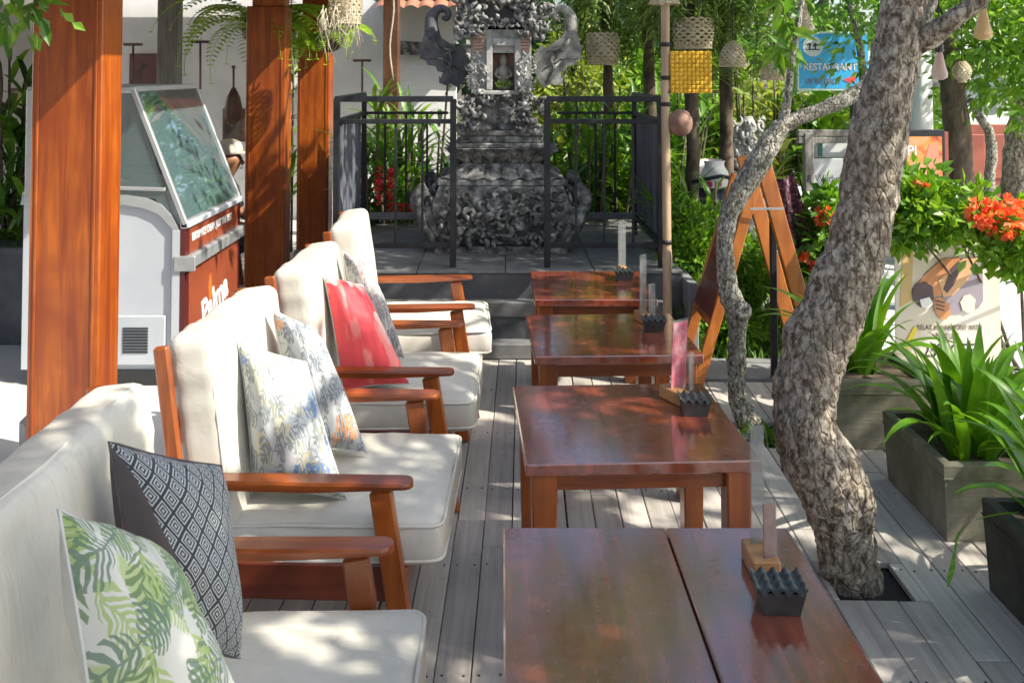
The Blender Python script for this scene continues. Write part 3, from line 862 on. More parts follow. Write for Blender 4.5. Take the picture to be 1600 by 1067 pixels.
# grey trim that follows the curved top edge of the side panel
edge = [prof[2], prof[3], prof[4], prof[5], prof[6], prof[7]]
for yy in (FD, FB - .03):
    mb = MB(FO)
    out = [p + Vector((0, yy - FD, 0)) for p in edge]
    inn = [p + Vector((-.03 if i == 0 else -.01, yy - FD, -.055 if i else 0)) for i, p in enumerate(edge)]
    for i in range(len(edge) - 1):
        mb.prism([inn[i], inn[i + 1], out[i + 1], out[i]][::-1], (0, .03, 0))
    obj('curved_trim', mb, M_alu, fr)
mb = MB(FO); mb.box((Fp(226, 0).x, FD + .008, Fp(0, 532).z), (Fp(262, 0).x - Fp(186, 0).x, .02, .27), .004); pnl = obj('vent_panel', mb, M_white, fr)
mb = MB(FO)
for k in range(9): mb.box((Fp(219, 0).x, FD - .004, Fp(0, 513 + k * 4.6).z), (.14, .004, .009))
obj('vent_slat', mb, M_rubber, pnl)
mb = MB(FO); mb.box(((xl + xr) / 2, FD + .50, .043), (abs(xr - xl) - .10, LEN - .1, .084)); obj('base', mb, M_rubber, fr)
mb = MB(FO); mb.box((Fp(281, 0).x, FD + .004, Fp(0, 466).z), (.055, .012, Fp(0, 362).z - .10), .003); obj('corner_post', mb, M_white, fr)
# red front
zf = [Fp(0, y_).z for y_ in (358, 400, 424, 560)]
ym = (FD + FB) / 2
mb = MB(FO); mb.box((xr, ym, (zf[0] + zf[1]) / 2), (.03, LEN - .13, zf[0] - zf[1])); obj('front_band', mb, M_redp, fr)
mb = MB(FO); mb.box((xr, ym, (zf[2] + zf[3]) / 2), (.03, LEN - .13, zf[2] - zf[3])); lowp = obj('front_panel', mb, M_redp, fr)
for yy in (FD + .03, FB - .03):
    mb = MB(FO); mb.box((xr - .002, yy, (zf[0] + zf[3]) / 2), (.028, .065, zf[0] - zf[3])); obj('maroon_edge', mb, M_maroon, fr)
mb = MB(FO); mb.box((xr + .022, ym, (zf[1] + zf[2]) / 2), (.05, LEN + .01, zf[1] - zf[2] - .008), .008); obj('bumper_rail', mb, M_alu, fr)
mb = MB(FO); mb.box((xr + .012, FD - .004, (zf[1] + zf[2]) / 2), (.12, .02, zf[1] - zf[2]), .005); obj('bumper_corner', mb, M_alu, fr)
mb = MB(FO); mb.box((xr + .008, ym, zf[0] + .02), (.05, LEN, .035), .006); obj('front_trim', mb, M_white, fr)
text('lettering', 'ESKRIM ICE CREAM. JUST THE BEST', .062, (xr + .017 - FO.x, .10, zf[1] + .065 - FO.z), (R(90), 0, R(90)), M_paper, fr, .001, .001, sx=.80)
text('logo', 'Palma', .23, (xr + .017 - FO.x, .30, zf[2] - .40 - FO.z), (R(90), R(-10), R(90)), M_paper, fr, .001, .006, sx=.95)
mb = MB(FO); mb.prism([(xr + .0155, FD + .44 + a * .03, zf[2] - .20 + b * .09) for a, b in ((0, -1), (.8, -.4), (1, .2), (.35, 1.1), (0, .5), (-.4, 1.0), (-1, .1), (-.7, -.5))], (.002, 0, 0)); obj('flame_emblem', mb, flat('orange_print', (.75, .16, .02), .5), fr)
# glass superstructure
gt = Fp(0, 140).z; gxt = Fp(207, 140).x; gxb = xr - .0; gzb = Fp(0, 352).z; gxl = Fp(50, 200).x
def glass_mat(name, a, tint=(.10, .17, .18)):
    q = NT(name); q.set(Base_Color=tint, Roughness=.02, Alpha=a); q.p.inputs['IOR'].default_value = 2.0; q.p.inputs['Specular IOR Level'].default_value = .9; q.p.inputs['Coat Weight'].default_value = .6; q.p.inputs['Coat IOR'].default_value = 1.9; q.p.inputs['Coat Roughness'].default_value = .02
    return q.m
M_glass = glass_mat('slanted_display_glass', .72); M_sglass = glass_mat('side_glass', .55)
mb = MB(FO); mb.prism([(gxt, FD + .02, gt), (gxb, FD + .02, gzb), (gxb + .006, FD + .02, gzb + .004), (gxt + .006, FD + .02, gt + .004)], (0, LEN - .04, 0)); obj('front_glass', mb, M_glass, fr)
for yy in (FD + .012, FB - .018):
    mb = MB(FO); mb.prism([(gxl, yy, zt_), (gxl, yy, gt), (gxt, yy, gt), (gxb - .05, yy, gzb), (Fp(245, 0).x, yy, zt_ - .02)], (0, .006, 0)); obj('side_glass', mb, M_sglass, fr)
    mb = MB(FO)
    mb.bar((gxt, yy, gt), (gxb + .01, yy, gzb), .028, .03, .004); obj('frame_bar', mb, M_alu, fr)
    mb = MB(FO); mb.bar((gxl - .03, yy, gt), (gxt, yy, gt), .028, .03, .004); obj('frame_bar', mb, M_alu, fr)
    mb = MB(FO); mb.bar((gxl - .01, yy, zt_ - .05), (gxl - .01, yy, gt), .04, .05, .004); obj('frame_post', mb, M_alu, fr)
    mb = MB(FO); mb.bar((gxl, yy, zt_ + .05), (Fp(262, 0).x, yy, zt_ + .03), .028, .02, .004); obj('frame_bar', mb, M_alu, fr)
mb = MB(FO); mb.bar((gxt, FD, gt), (gxt, FB, gt), .035, .03, .004); obj('frame_bar', mb, M_white, fr)
mb = MB(FO); mb.bar((gxb + .002, FD, gzb), (gxb + .002, FB, gzb), .04, .045, .004); obj('frame_bar', mb, M_alu, fr)
mb = MB(FO); mb.box(((gxl + gxt) / 2, ym, gt - .012), (gxt - gxl, LEN, .02)); obj('top_panel', mb, M_white, fr)
mb = MB(FO); mb.box((gxl - .02, ym, (gt + zt_) / 2), (.02, LEN - .04, gt - zt_)); obj('back_panel', mb, M_sglass, fr)
mb = MB(FO)
for k in range(6):
    for j in range(2): mb.box((-2.55 + j * .36, FD + .12 + k * .165, zt_ - .01 + j * -.02), (.32, .145, .05), .01, m=k % 3)
obj('ice_cream_tub', mb, [flat('tub_cream', (.62, .55, .42), .5), flat('tub_brown', (.16, .08, .05), .5), flat('tub_green', (.3, .42, .25), .5)], fr)

# ================================================================ IRON RAILING
rl = thing('iron_railing', 'black iron railing with an open gateway before the carved shrine', 'railing', (0, 6.01, .487))
RO = rl.location
Yf, Yb = 6.01, 7.2; zt2 = P(0, 155, Yf).z; zm = P(0, 190, Yf).z; zl = P(0, 383, Yf).z; zp = .487
Lx, Rx = -1.07, 1.02
gl, gr_ = P(708, 300, Yf).x, P(855, 300, Yf).x
def rail(a, b, w=.04, h=.04, nm='rail', mt=M_iron):
    mb = MB(RO); mb.bar(a, b, w, h, .003); return obj(nm, mb, mt, rl)
for (xa, xb) in ((Lx, gl), (gr_, Rx)):
    rail((xa, Yf, zt2), (xb, Yf, zt2), .036, .038); rail((xa, Yf, zm), (xb, Yf, zm), .03, .03); rail((xa, Yf, zl), (xb, Yf, zl), .03, .035)
    for xx in (xa, xb): rail((xx, Yf, zp), (xx, Yf, zt2), .04, .04, 'post')
for px in (618, 660, 900, 944, 989): rail((P(px, 300, Yf).x, Yf, zl), (P(px, 300, Yf).x, Yf, zm), .016, .016, 'baluster')
for s, X in ((-1, Lx), (1, Rx)):
    rail((X, Yf, zt2), (X, Yb, zt2), .034, .034); rail((X, Yf, zl), (X, Yb, zl), .03, .03); rail((X, Yf, zm), (X, Yb, zm), .03, .03)
    rail((X, Yb, zp), (X, Yb, zt2), .036, .036, 'post')
    mb = MB(RO)
    mb.grid(lambda u, v: Vector((X + s * .02 + .012 * math.sin(u * 2 * PI * 9), Yf + .03 + u * (Yb - Yf - .06), zl + .02 + v * (zm - zl - .04))), 72, 1)
    obj('corrugated_panel', mb, M_corr, rl)
    xa, xb = (X, s * .42)
    rail((xa, Yb, zm), (xb, Yb, zm), .022, .022, 'rail'); rail((xa, Yb, zl), (xb, Yb, zl), .04, .05, 'rail', M_step)
    for k in range(1, 4): xx = xa + (xb - xa) * k / 4; rail((xx, Yb, zl), (xx, Yb, zm), .016, .016, 'baluster')

# ================================================================ SHRINE
sh = thing('stone_shrine', 'carved grey stone shrine with curled wings and a small niche', 'shrine', (-.01, 6.9, .487))
SO = Vector(sh.location); SC = -.008
def Z(py, D=6.5): return P(0, py, D).z
def HW(px, D=6.5): return px * D / FP
def carve(mb, fn, n, smin, smax, seed, lump=.5):
    "scrolls and leaf lobes; fn(a,b)->(point, normal)"
    r = random.Random(seed)
    for i in range(n):
        p, nn = fn(r.random(), r.random())
        s = r.uniform(smin, smax); nn = nn.normalized()
        u = nn.cross(Vector((0, 0, 1)))
        u = u.normalized() if u.length > .01 else Vector((1, 0, 0)); w = nn.cross(u)
        a0 = r.uniform(0, 2 * PI); sg = r.choice((-1, 1))
        if r.random() < lump:
            pts = []; rad = []
            for k in range(12):
                t = k / 11; a = a0 + sg * t * 4.6; rr = s * (1 - t * .82)
                pts.append(p + (u * math.cos(a) + w * math.sin(a)) * rr + nn * (s * .15 + s * .6 * t)); rad.append(s * (.10 + .20 * math.sin(t * PI) + .10 * t))
            mb.tube(pts, rad, 6)
        else:
            pts = []; rad = []
            for k in range(6):
                t = k / 5; a = a0 + sg * t * 1.1
                pts.append(p + (u * math.cos(a) + w * math.sin(a)) * s * t * 1.1 + nn * (s * .15 + s * .9 * math.sin(t * 2.2))); rad.append(s * (.32 * math.sin(.35 + t * 2.6) + .03))
            mb.tube(pts, rad, 6)
def sbox(nm, y0, y1, hw, mt, dpt=None, bev=.008, D=6.5, dx=0):
    z0, z1 = Z(y0, D), Z(y1, D); dpt = dpt or hw
    mb = MB(SO); mb.box((SC + dx, 6.9, (z0 + z1) / 2), (2 * hw, 2 * dpt, abs(z1 - z0)), bev); return obj(nm, mb, mt, sh)
sbox('plinth', 408, 397, .50, M_stone, .50); sbox('plinth', 397, 384, .46, M_stone, .45)
zb0, zb1 = Z(384), Z(291)
mb = MB(SO); prof_ = []
for k in range(9):
    t = k / 8; prof_.append((.36 + .10 * math.sin(t * 2.6) + .02 * t, zb0 + (zb1 - zb0) * t))
mb.lathe(prof_, (SC, 6.9, 0), 4, smooth=False); obj('base_block', mb, M_stone, sh)
mb = MB(SO)
def face_base(a, b):
    f = int(a * 4) % 4 if a < 1 else 0; aa = (a * 4) % 1
    t = b; hw = .37 + .10 * math.sin(t * 2.6); z = zb0 + (zb1 - zb0) * (.05 + t * .85); x_ = (aa * 2 - 1) * hw
    return [(Vector((SC + x_, 6.9 - hw, z)), Vector((0, -1, .1))), (Vector((SC + hw, 6.9 + x_, z)), Vector((1, 0, 0))),
            (Vector((SC - hw, 6.9 + x_, z)), Vector((-1, 0, 0))), (Vector((SC + x_, 6.9 - hw, z)), Vector((0, -1, .1)))][f]
for f_ in range(4):
    mb = MB(SO); carve(mb, lambda a, b, f_=f_: (lambda q: (q[0] + q[1] * .022, q[1]))(face_base(f_ / 4 + a * .2499, b)), (80, 110, 110, 80)[f_], .03, .062, 4 + f_); tag(obj('carved_relief', mb, M_stone, sh), kind='stuff')
for s in (-1, 1):                                   # heavy corner scrolls
    for yy in (-1, 1):
        mb = MB(SO)
        c_ = Vector((SC + s * .50, 6.9 + yy * .42, Z(318)))
        pts = []; rad = []
        for k in range(20):
            t = k / 19; a = R(100) + t * 5.6; rr = .105 * (1 - t * .75)
            pts.append(c_ + Vector((s * -rr * math.cos(a), 0, rr * math.sin(a)))); rad.append(.055 * (1 - t * .5))
        mb.tube(pts, rad, 8)
        for q in range(3):
            mb.tube([c_ + Vector((s * (.07 - q * .055), -.02, -.02)), c_ + Vector((s * (.03 - q * .06), -.03, -.15)), c_ + Vector((s * (-.07 - q * .055), -.01, -.30))], [.03, .036, .02], 6)
        obj('corner_scroll', mb, M_stone, sh)
sbox('top_slab', 291, 281, HW(100), M_stone, .42)
def petals(y0, y1, w0, w1, nper, nm, tipdown):
    za, zb_ = Z(y0), Z(y1); mb = MB(SO)
    mb.lathe([(w0 * .93, za), ((w0 + w1) / 2 * .9, (za + zb_) / 2), (w1 * .93, zb_)], (SC, 6.9, 0), 4, smooth=False)
    for side in range(4):
        Mr = Matrix.Rotation(side * PI / 2, 3, 'Z')
        for k in range(nper):
            def fn(u, v):
                x0 = ((k + .5) / nper * 2 - 1)
                hw = w0 + (w1 - w0) * v
                roundness = math.sin(min(1, (v if not tipdown else 1 - v) * 1.0 + .15) * PI * .5)
                x_ = (x0 + (u - .5) * 2 / nper * (.98 - .30 * (1 - roundness))) * hw
                bul = .022 * math.sin(u * PI) + (.012 if (v > .8 and not tipdown) or (v < .2 and tipdown) else 0)
                sag = .018 * abs(u - .5) * 2
                zz = za + (zb_ - za) * v + (sag if tipdown and v < .15 else 0) - (sag if (not tipdown) and v > .85 else 0)
                q = Mr @ Vector((x_, -(hw + bul), 0))
                return Vector((SC + q.x, 6.9 + q.y, zz))
            mb.grid(fn, 6, 5)
    obj(nm, mb, M_stone, sh)
petals(282, 258, HW(88), HW(66), 6, 'lotus_petals', True)
petals(257, 234, HW(64), HW(84), 7, 'lotus_petals', False)
sbox('ledge', 234, 226, HW(76), M_stone, .32); sbox('ledge', 226, 214, HW(66), M_stone, .28); sbox('ledge', 214, 206, HW(70), M_stone, .30)
sbox('shaft', 206, 146, HW(48), M_stone, .22)
DU = 6.62
def fr_reg(x0, x1, y0, y1, D):
    def fn(a, b): 
        p = P(783 + (x0 + (x1 - x0) * a), y0 + (y1 - y0) * b, D); return p, Vector((random.uniform(-.3, .3), -1, random.uniform(-.2, .3)))
    return fn
mb = MB(SO)
carve(mb, fr_reg(-66, -26, 150, 204, DU), 40, .03, .06, 11); carve(mb, fr_reg(26, 66, 150, 204, DU), 40, .03, .06, 12)
carve(mb, fr_reg(-24, 24, 150, 172, DU - .04), 18, .025, .04, 13)
obj('shaft_carving', mb, M_stone, sh)
sbox('shelf', 149, 142, HW(29), M_stonelt, .30, D=6.6)
# niche house, built as a frame round a real recess
zA, zB = Z(146, 6.6), Z(40, 6.6); nx0, nx1 = P(769, 0, 6.62).x, P(804, 0, 6.62).x; nz0, nz1 = P(0, 141, 6.62).z, P(0, 83, 6.62).z
ox = HW(48)
for nm, bx in (('niche_wall', (SC - ox, nx0, zA, zB)), ('niche_wall', (nx1, SC + ox, zA, zB)), ('niche_wall', (nx0, nx1, nz1, zB))):
    mb = MB(SO); mb.box(((bx[0] + bx[1]) / 2, 6.86, (bx[2] + bx[3]) / 2), (bx[1] - bx[0], .44, bx[3] - bx[2]), .002); obj(nm, mb, M_stonelt, sh)
mb = MB(SO); mb.box(((nx0 + nx1) / 2, 6.94, (nz0 + nz1) / 2), (nx1 - nx0, .28, nz1 - nz0 + .01)); obj('niche_back', mb, M_brick, sh)
for (bx0, bx1, bz0, bz1) in ((760, 769.5, 141, 60), (804, 813.5, 141, 60), (769.6, 803.9, 72, 60)):
    a = P(bx0, bz0, 6.62); b = P(bx1, bz1, 6.62)
    mb = MB(SO); mb.box(((a.x + b.x) / 2, 6.625, (a.z + b.z) / 2), (b.x - a.x, .03, b.z - a.z), .003); obj('niche_frame', mb, M_stonelt, sh)
for s in (-1, 1):
    for k in range(5):
        m_ = MB(SO); m_.box((SC + s * (ox - .05), 6.632, P(0, 80 - k * 5.2, 6.62).z), (.08, .012, .020), .002); obj('brick', m_, M_brick, sh)
# seated figure and offering in the niche
mb = MB(SO); nc = Vector(((nx0 + nx1) / 2, 6.73, nz0))
mb.lathe([(.055, 0), (.062, .03), (.05, .06), (.035, .09), (.042, .12), (.045, .15), (.02, .175), (.028, .19), (.03, .215), (.022, .24), (.008, .262)], nc, 14)
mb.tube([nc + Vector((-.04, 0, .15)), nc + Vector((-.06, -.02, .10)), nc + Vector((-.01, -.05, .08))], [.014, .013, .011], 6)
mb.tube([nc + Vector((.04, 0, .15)), nc + Vector((.06, -.02, .10)), nc + Vector((.01, -.05, .08))], [.014, .013, .011], 6)
obj('seated_statue', mb, pm('statue_stone', (.22, .20, .17), (.40, .37, .33), 20, .9, .3), sh)
mb = MB(); r_ = random.Random(5)
for i in range(60):
    a = r_.uniform(0, 2 * PI); rr = r_.uniform(0, .05); mb.leaf(Vector((math.cos(a) * rr, math.sin(a) * rr * .5, .01 + r_.uniform(0, .04))), Vector((math.cos(a), math.sin(a) * .5, r_.uniform(.2, 1))), .03, .014, i % 2)
o_ = obj('flower_offering', mb, [M_green[3], M_green[0]], None, (nc.x, 6.66, nz0 + .003)); tag(o_, 'yellow green leaf offering laid in the shrine niche', 'offering')
mb = MB(SO)
carve(mb, fr_reg(-50, -26, 84, 146, 6.60), 40, .02, .036, 21); obj('side_carving', mb, M_stonelt, sh)
mb = MB(SO); carve(mb, fr_reg(26, 52, 84, 146, 6.60), 40, .02, .036, 22)
obj('side_carving', mb, M_stonelt, sh)
# crown above the niche
sbox('cornice', 48, 38, HW(52), M_stone, .26, D=6.6); sbox('cornice', 38, 8, HW(44), M_stonedk, .22, D=6.6); sbox('cornice', 8, -6, HW(56), M_stone, .28, D=6.6)
sbox('cornice', -6, -60, HW(40), M_stone, .20, D=6.6); sbox('cornice', -60, -72, HW(50), M_stone, .25, D=6.6)
mb = MB(SO)
carve(mb, fr_reg(-72, -30, -6, 58, 6.60), 70, .03, .06, 31); carve(mb, fr_reg(30, 72, -6, 58, 6.60), 70, .03, .06, 32)
carve(mb, fr_reg(-30, 30, -12, 10, 6.60), 24, .03, .05, 33); carve(mb, fr_reg(-20, 20, 28, 44, 6.58), 16, .02, .04, 34)
carve(mb, fr_reg(-60, 60, -60, -10, 6.62), 60, .03, .06, 35)
obj('crown_carving', mb, M_stone, sh)
mb = MB(SO); mb.lathe([(.16, Z(-72, 6.6)), (.19, Z(-76, 6.6)), (.12, Z(-90, 6.6)), (.15, Z(-96, 6.6)), (.05, Z(-130, 6.6)), (.01, Z(-150, 6.6))], (SC, 6.9, 0), 8); obj('finial', mb, M_stone, sh)
wing = [(664, 50), (660, 62), (660, 70), (655, 74), (658, 84), (656, 92), (665, 95), (668, 102), (680, 104), (684, 112), (692, 114), (688, 124), (686, 120), (686, 130), (696, 134), (704, 131), (716, 138), (722, 130), (732, 112), (729, 84), (720, 70), (712, 76), (700, 66), (690, 60), (684, 50), (676, 46)]
for s in (-1, 1):
    mb = MB(SO); w_ = [P(783 + s * (783 - x_), y_, 6.80) for (x_, y_) in wing]
    if s > 0: w_ = w_[::-1]
    mb.prism(w_, (0, .09, 0)); wg = obj('wing', mb, M_stonedk if s < 0 else M_wing, sh)  # same stone, coloured as shaded on the left and sunlit on the right
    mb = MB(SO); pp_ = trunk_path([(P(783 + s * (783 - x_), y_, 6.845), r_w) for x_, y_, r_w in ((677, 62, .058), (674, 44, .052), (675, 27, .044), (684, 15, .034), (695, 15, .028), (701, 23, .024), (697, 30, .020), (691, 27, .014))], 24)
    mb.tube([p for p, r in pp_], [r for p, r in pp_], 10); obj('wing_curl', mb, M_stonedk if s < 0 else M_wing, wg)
    mb = MB(SO)
    for seg in (((700, 110), (706, 92), (701, 80), (694, 84), (697, 92)), ((676, 60), (690, 75), (712, 82)), ((664, 90), (690, 92), (716, 108)), ((690, 96), (702, 108), (712, 130)), ((676, 62), (684, 76), (700, 84))):
        mb.tube([P(783 + s * (783 - x_), y_, 6.795) for (x_, y_) in seg], [.007, .009, .006, .005, .004][:len(seg)], 6)
    obj('wing_rib', mb, M_stone, wg)

# ================================================================ TREES
def bark_tube(mb, pts, n=60, ns=24, amp=.12, fr_=1.0):
    pp = trunk_path([(Vector(p), r) for p, r in pts], n)
    b0 = len(mb.v); mb.tube([p for p, r in pp], [r for p, r in pp], ns, True)
    for i in range(b0, len(mb.v)):
        k = min((i - b0) // ns, len(pp) - 1); c, r = pp[k]; w = mb.v[i] + mb.o; d = (w - c)
        if d.length < 1e-5: continue
        nz = noise.noise(w * 9 * fr_) * amp + noise.noise(w * 26 * fr_) * amp * .6 + noise.noise(w * 60 * fr_) * amp * .4 + noise.noise(Vector((w.x * 3, w.y * 3, w.z * 2)) * fr_) * amp
        mb.v[i] = mb.v[i] + d.normalized() * r * nz
def clump_crown(mb, blobs, nclump, per, L, w, seed, shell=.55, m=0, spread=.16):
    r = random.Random(seed); vol = [b[1].x * b[1].y * b[1].z for b in blobs]; tot = sum(vol)
    random.seed(seed)
    for i in range(nclump):
        q = r.random() * tot; k = 0
        while q > vol[k]: q -= vol[k]; k += 1
        c, rad = blobs[k]
        d = Vector((r.gauss(0, 1), r.gauss(0, 1), r.gauss(0, 1))).normalized(); rr = shell + (1 - shell) * r.random()
        p = c + Vector((d.x * rad.x, d.y * rad.y, d.z * rad.z)) * rr
        ax = (d + Vector((r.gauss(0, .5), r.gauss(0, .5), r.gauss(-.1, .5)))).normalized()
        for j in range(per):
            dd = (ax + Vector((r.gauss(0, .8), r.gauss(0, .8), r.gauss(0, .8)))).normalized()
            mb.leaf(p + dd * r.uniform(0, spread), dd + Vector((0, 0, -.25)), L * r.uniform(.6, 1.25), w * r.uniform(.7, 1.2), m)

def V3(*a): return Vector(a)
# the big leaning tree in front
t1 = thing('leaning_tree', 'thick pale barked tree leaning through the deck beside the tables', 'tree', (1.25, 3.30, 0))
TO = t1.location
mb = MB(TO)
def TP(px, py, w, D): return (P(px, py, D), w / 2 * D / FP)
bark_tube(mb, [(V3(1.255, 3.30, -.05), .108), TP(1331, 903, 94, 3.29), TP(1322, 845, 88, 3.28), TP(1314, 800, 100, 3.27), TP(1292, 740, 112, 3.26), TP(1262, 680, 102, 3.26), TP(1257, 640, 96, 3.27), TP(1266, 585, 96, 3.29), TP(1290, 510, 100, 3.30),
               TP(1322, 440, 98, 3.30), TP(1342, 380, 90, 3.30), TP(1358, 300, 82, 3.30), TP(1376, 200, 84, 3.30), TP(1396, 100, 74, 3.30), TP(1412, 0, 66, 3.30), TP(1428, -90, 60, 3.32), TP(1440, -220, 50, 3.32), (V3(1.74, 3.3, 2.9), .065), (V3(1.95, 3.1, 3.4), .045)], 200, 44, .14)
obj('trunk', mb, M_bark, t1)
mb = MB(TO)
bark_tube(mb, [TP(1418, 72, 40, 3.3), TP(1455, 55, 38, 3.24), TP(1490, 30, 30, 3.14), TP(1530, 0, 26, 3.1), TP(1600, -80, 22, 3.0), (V3(2.2, 2.7, 2.8), .03), (V3(2.6, 2.2, 3.3), .02)], 40, 14, .13, 1.6)
obj('branch', mb, M_bark, t1)
mb = MB(TO)
lim = [((1.9, 3.1, 3.3), (3.4, 2.2, 3.6), (4.8, 1.6, 3.7)), ((1.70, 3.2, 2.9), (1.7, 1.6, 3.2), (1.6, .4, 3.3)), ((1.70, 3.2, 2.9), (2.2, 1.6, 3.3), (2.9, .4, 3.6)), ((1.70, 3.2, 2.9), (2.6, 2.6, 3.2), (3.6, 2.2, 3.6)), ((1.80, 3.2, 3.1), (2.5, 3.4, 3.5), (3.3, 3.9, 3.8)), ((1.6, 3.2, 2.7), (2.4, 2.0, 3.1), (2.9, 1.0, 3.1))]
for a, b, c in lim: mb.tube([V3(*a), V3(*b), V3(*c)], [.05, .03, .012], 7)
obj('limb', mb, M_bark, t1)
mb = MB(TO)
clump_crown(mb, [(V3(3.0, .1, 3.5), V3(.9, 1.0, .55)), (V3(3.2, 1.5, 3.5), V3(1.0, 1.0, .6)), (V3(2.7, 2.7, 3.6), V3(.8, .6, .5)), (V3(2.4, 1.0, 3.3), V3(.5, .9, .4)), (V3(3.9, 3.0, 3.8), V3(.8, .9, .6)), (V3(3.9, .6, 3.8), V3(.8, 1.2, .6)), (V3(1.55, .35, 3.3), V3(.55, .75, .35)), (V3(2.1, -.3, 3.4), V3(.7, .6, .4)), (V3(4.7, 1.2, 3.6), V3(.7, 1.2, .5)), (V3(5.0, 2.6, 3.8), V3(.6, .8, .5))], 860, 12, .16, .06, 41, .2)
clump_crown(mb, [(V3(1.55, .75, 3.25), V3(.50, .80, .30)), (V3(1.2, .2, 3.2), V3(.4, .5, .25))], 150, 12, .15, .06, 45, .1)  # extra unseen clumps, added to shade the nearest sofa's back
obj('crown', mb, M_green[1], t1)
# the slim tree by the sign frame
t2 = thing('slim_tree', 'slim lichen covered tree with a knot, growing beside the wooden sign frame', 'tree', (1.25, 4.6, 0))
TO = t2.location; mb = MB(TO); D2 = 4.62
bark_tube(mb, [(V3(1.245, 4.62, -.06), .065), TP(1168, 652, 40, D2), TP(1152, 630, 27, D2), TP(1150, 570, 29, D2), TP(1152, 520, 28, D2), TP(1150, 485, 34, D2), TP(1138, 450, 30, D2), TP(1132, 400, 26, D2), TP(1136, 350, 28, D2), TP(1152, 310, 32, D2), TP(1172, 275, 36, D2), TP(1196, 235, 34, D2), TP(1222, 196, 28, D2)], 90, 20, .16, 2.0)
obj('trunk', mb, M_bark2, t2)
mb = MB(TO); bark_tube(mb, [TP(1218, 200, 26, D2), TP(1260, 180, 22, D2), TP(1300, 165, 24, D2), TP(1345, 142, 24, D2 + .02), TP(1400, 100, 20, D2 + .05), TP(1450, 20, 18, D2), TP(1470, -80, 16, D2), (V3(2.4, 4.8, 3.0), .02)], 50, 12, .2, 2.4); obj('branch', mb, M_bark2, t2)
mb = MB(TO); bark_tube(mb, [TP(1222, 196, 18, D2), TP(1230, 160, 13, D2), TP(1234, 120, 12, D2), TP(1240, 80, 11, D2), TP(1250, 20, 9, D2), TP(1262, -60, 8, D2), (V3(1.6, 4.6, 2.9), .012)], 30, 10, .15, 2.4); obj('branch', mb, M_bark2, t2)
mb = MB(TO); mb.lathe([(.030, -.02), (.042, 0), (.046, .012), (.036, .024), (.020, .020), (.012, .006)], (0, 0, 0), 12)
kn = obj('knot', mb, M_bark2, t2)
kp = P(1160, 486, D2 - .05); kn.location = kp; kn.rotation_euler = (R(78), 0, R(18)); kn.data.transform(Matrix.Translation(TO)); 
kn.location = kp - TO
mb = MB(TO)
clump_crown(mb, [(V3(2.6, 5.2, 3.4), V3(.9, .7, .5)), (V3(1.9, 4.9, 3.3), V3(.6, .5, .4)), (V3(3.4, 5.6, 3.6), V3(.9, .8, .6)), (V3(2.5, 6.3, 3.6), V3(.9, .7, .5))], 330, 12, .15, .055, 42, .25)
for k in range(10):
    c_ = P(random.uniform(1195, 1240), random.uniform(0, 85), D2 + random.uniform(-.1, .1))
    for j in range(4): mb.leaf(c_, V3(random.gauss(0, .5), random.gauss(0, .5), random.gauss(-.7, .5)), .16, .05)
clump_crown(mb, [(V3(.5, 5.9, 3.2), V3(.8, .8, .35)), (V3(-.3, 7.0, 3.4), V3(.7, .7, .35)), (V3(1.0, 7.2, 3.5), V3(.8, .8, .4)), (V3(.3, 4.9, 3.1), V3(.6, .4, .25))], 130, 11, .15, .055, 46, .1)  # unseen overhead sprays, added to mottle the table top reflections
mb.tube([V3(2.4, 4.8, 3.0), V3(1.6, 5.3, 3.2), V3(.4, 6.0, 3.3), V3(-.5, 7.0, 3.4)], [.03, .025, .018, .008], 7)  # added limb that carries those overhead sprays
obj('crown', mb, M_green[0], t2)
mb = MB()
for i in range(70):
    mb.strap((random.uniform(-.13, .10), random.uniform(-.10, .12), -.02), random.uniform(0, 2 * PI), R(random.uniform(35, 80)), random.uniform(.05, .13), .012, R(60), 4)
tag(obj('grass_tuft', mb, M_green[0], None, (1.25, 4.50, 0)), 'small grass tuft round the foot of the slim tree', 'grass', kind='stuff')

# other trees on the right
def simple_tree(name, label, trunk_pts, mt, blobs, n, per, L, w, lm, seed, cat='tree', shell=.4):
    base = Vector(trunk_pts[0][0]); t = thing(name, label, cat, base)
    mb = MB(base); bark_tube(mb, trunk_pts, 30, 12, .14, 1.5); obj('trunk', mb, mt, t)
    mb = MB(base); clump_crown(mb, blobs, n, per, L, w, seed, shell); obj('crown', mb, lm, t)
    return t
def ground(px, D, z=0.0): p = P(px, 100, D); return V3(p.x, D, z)
simple_tree('street_tree', 'straight dark trunked street tree with bright leaves behind the poster board', [(ground(1505, 7.6, -.05), .10), TP(1505, 310, 38, 7.6), TP(1496, 200, 38, 7.6), TP(1484, 100, 34, 7.6), TP(1478, 20, 30, 7.6), TP(1480, -80, 26, 7.6)], M_barkdk,
            [(P(1560, 40, 7.3), V3(.42, .5, .35)), (P(1500, -30, 7.4), V3(.6, .6, .3)), (P(1590, 130, 7.2), V3(.30, .5, .42)), (P(1640, 60, 7.4), V3(.5, .6, .7)), (P(1530, 90, 7.8), V3(.3, .3, .25))], 330, 12, .10, .042, M_green[0], 51)
simple_tree('street_tree', 'thick pale trunked street tree at the right edge', [(ground(1592, 8.4, -.05), .16), TP(1590, 320, 50, 8.4), TP(1592, 240, 44, 8.4), TP(1604, 160, 40, 8.4), TP(1615, 40, 36, 8.4), TP(1610, -80, 36, 8.4)], M_bark,
            [(P(1600, -40, 8.6), V3(.9, .9, .6)), (P(1680, 60, 8.6), V3(.6, .9, 1.0))], 200, 12, .11, .05, M_green[1], 52)
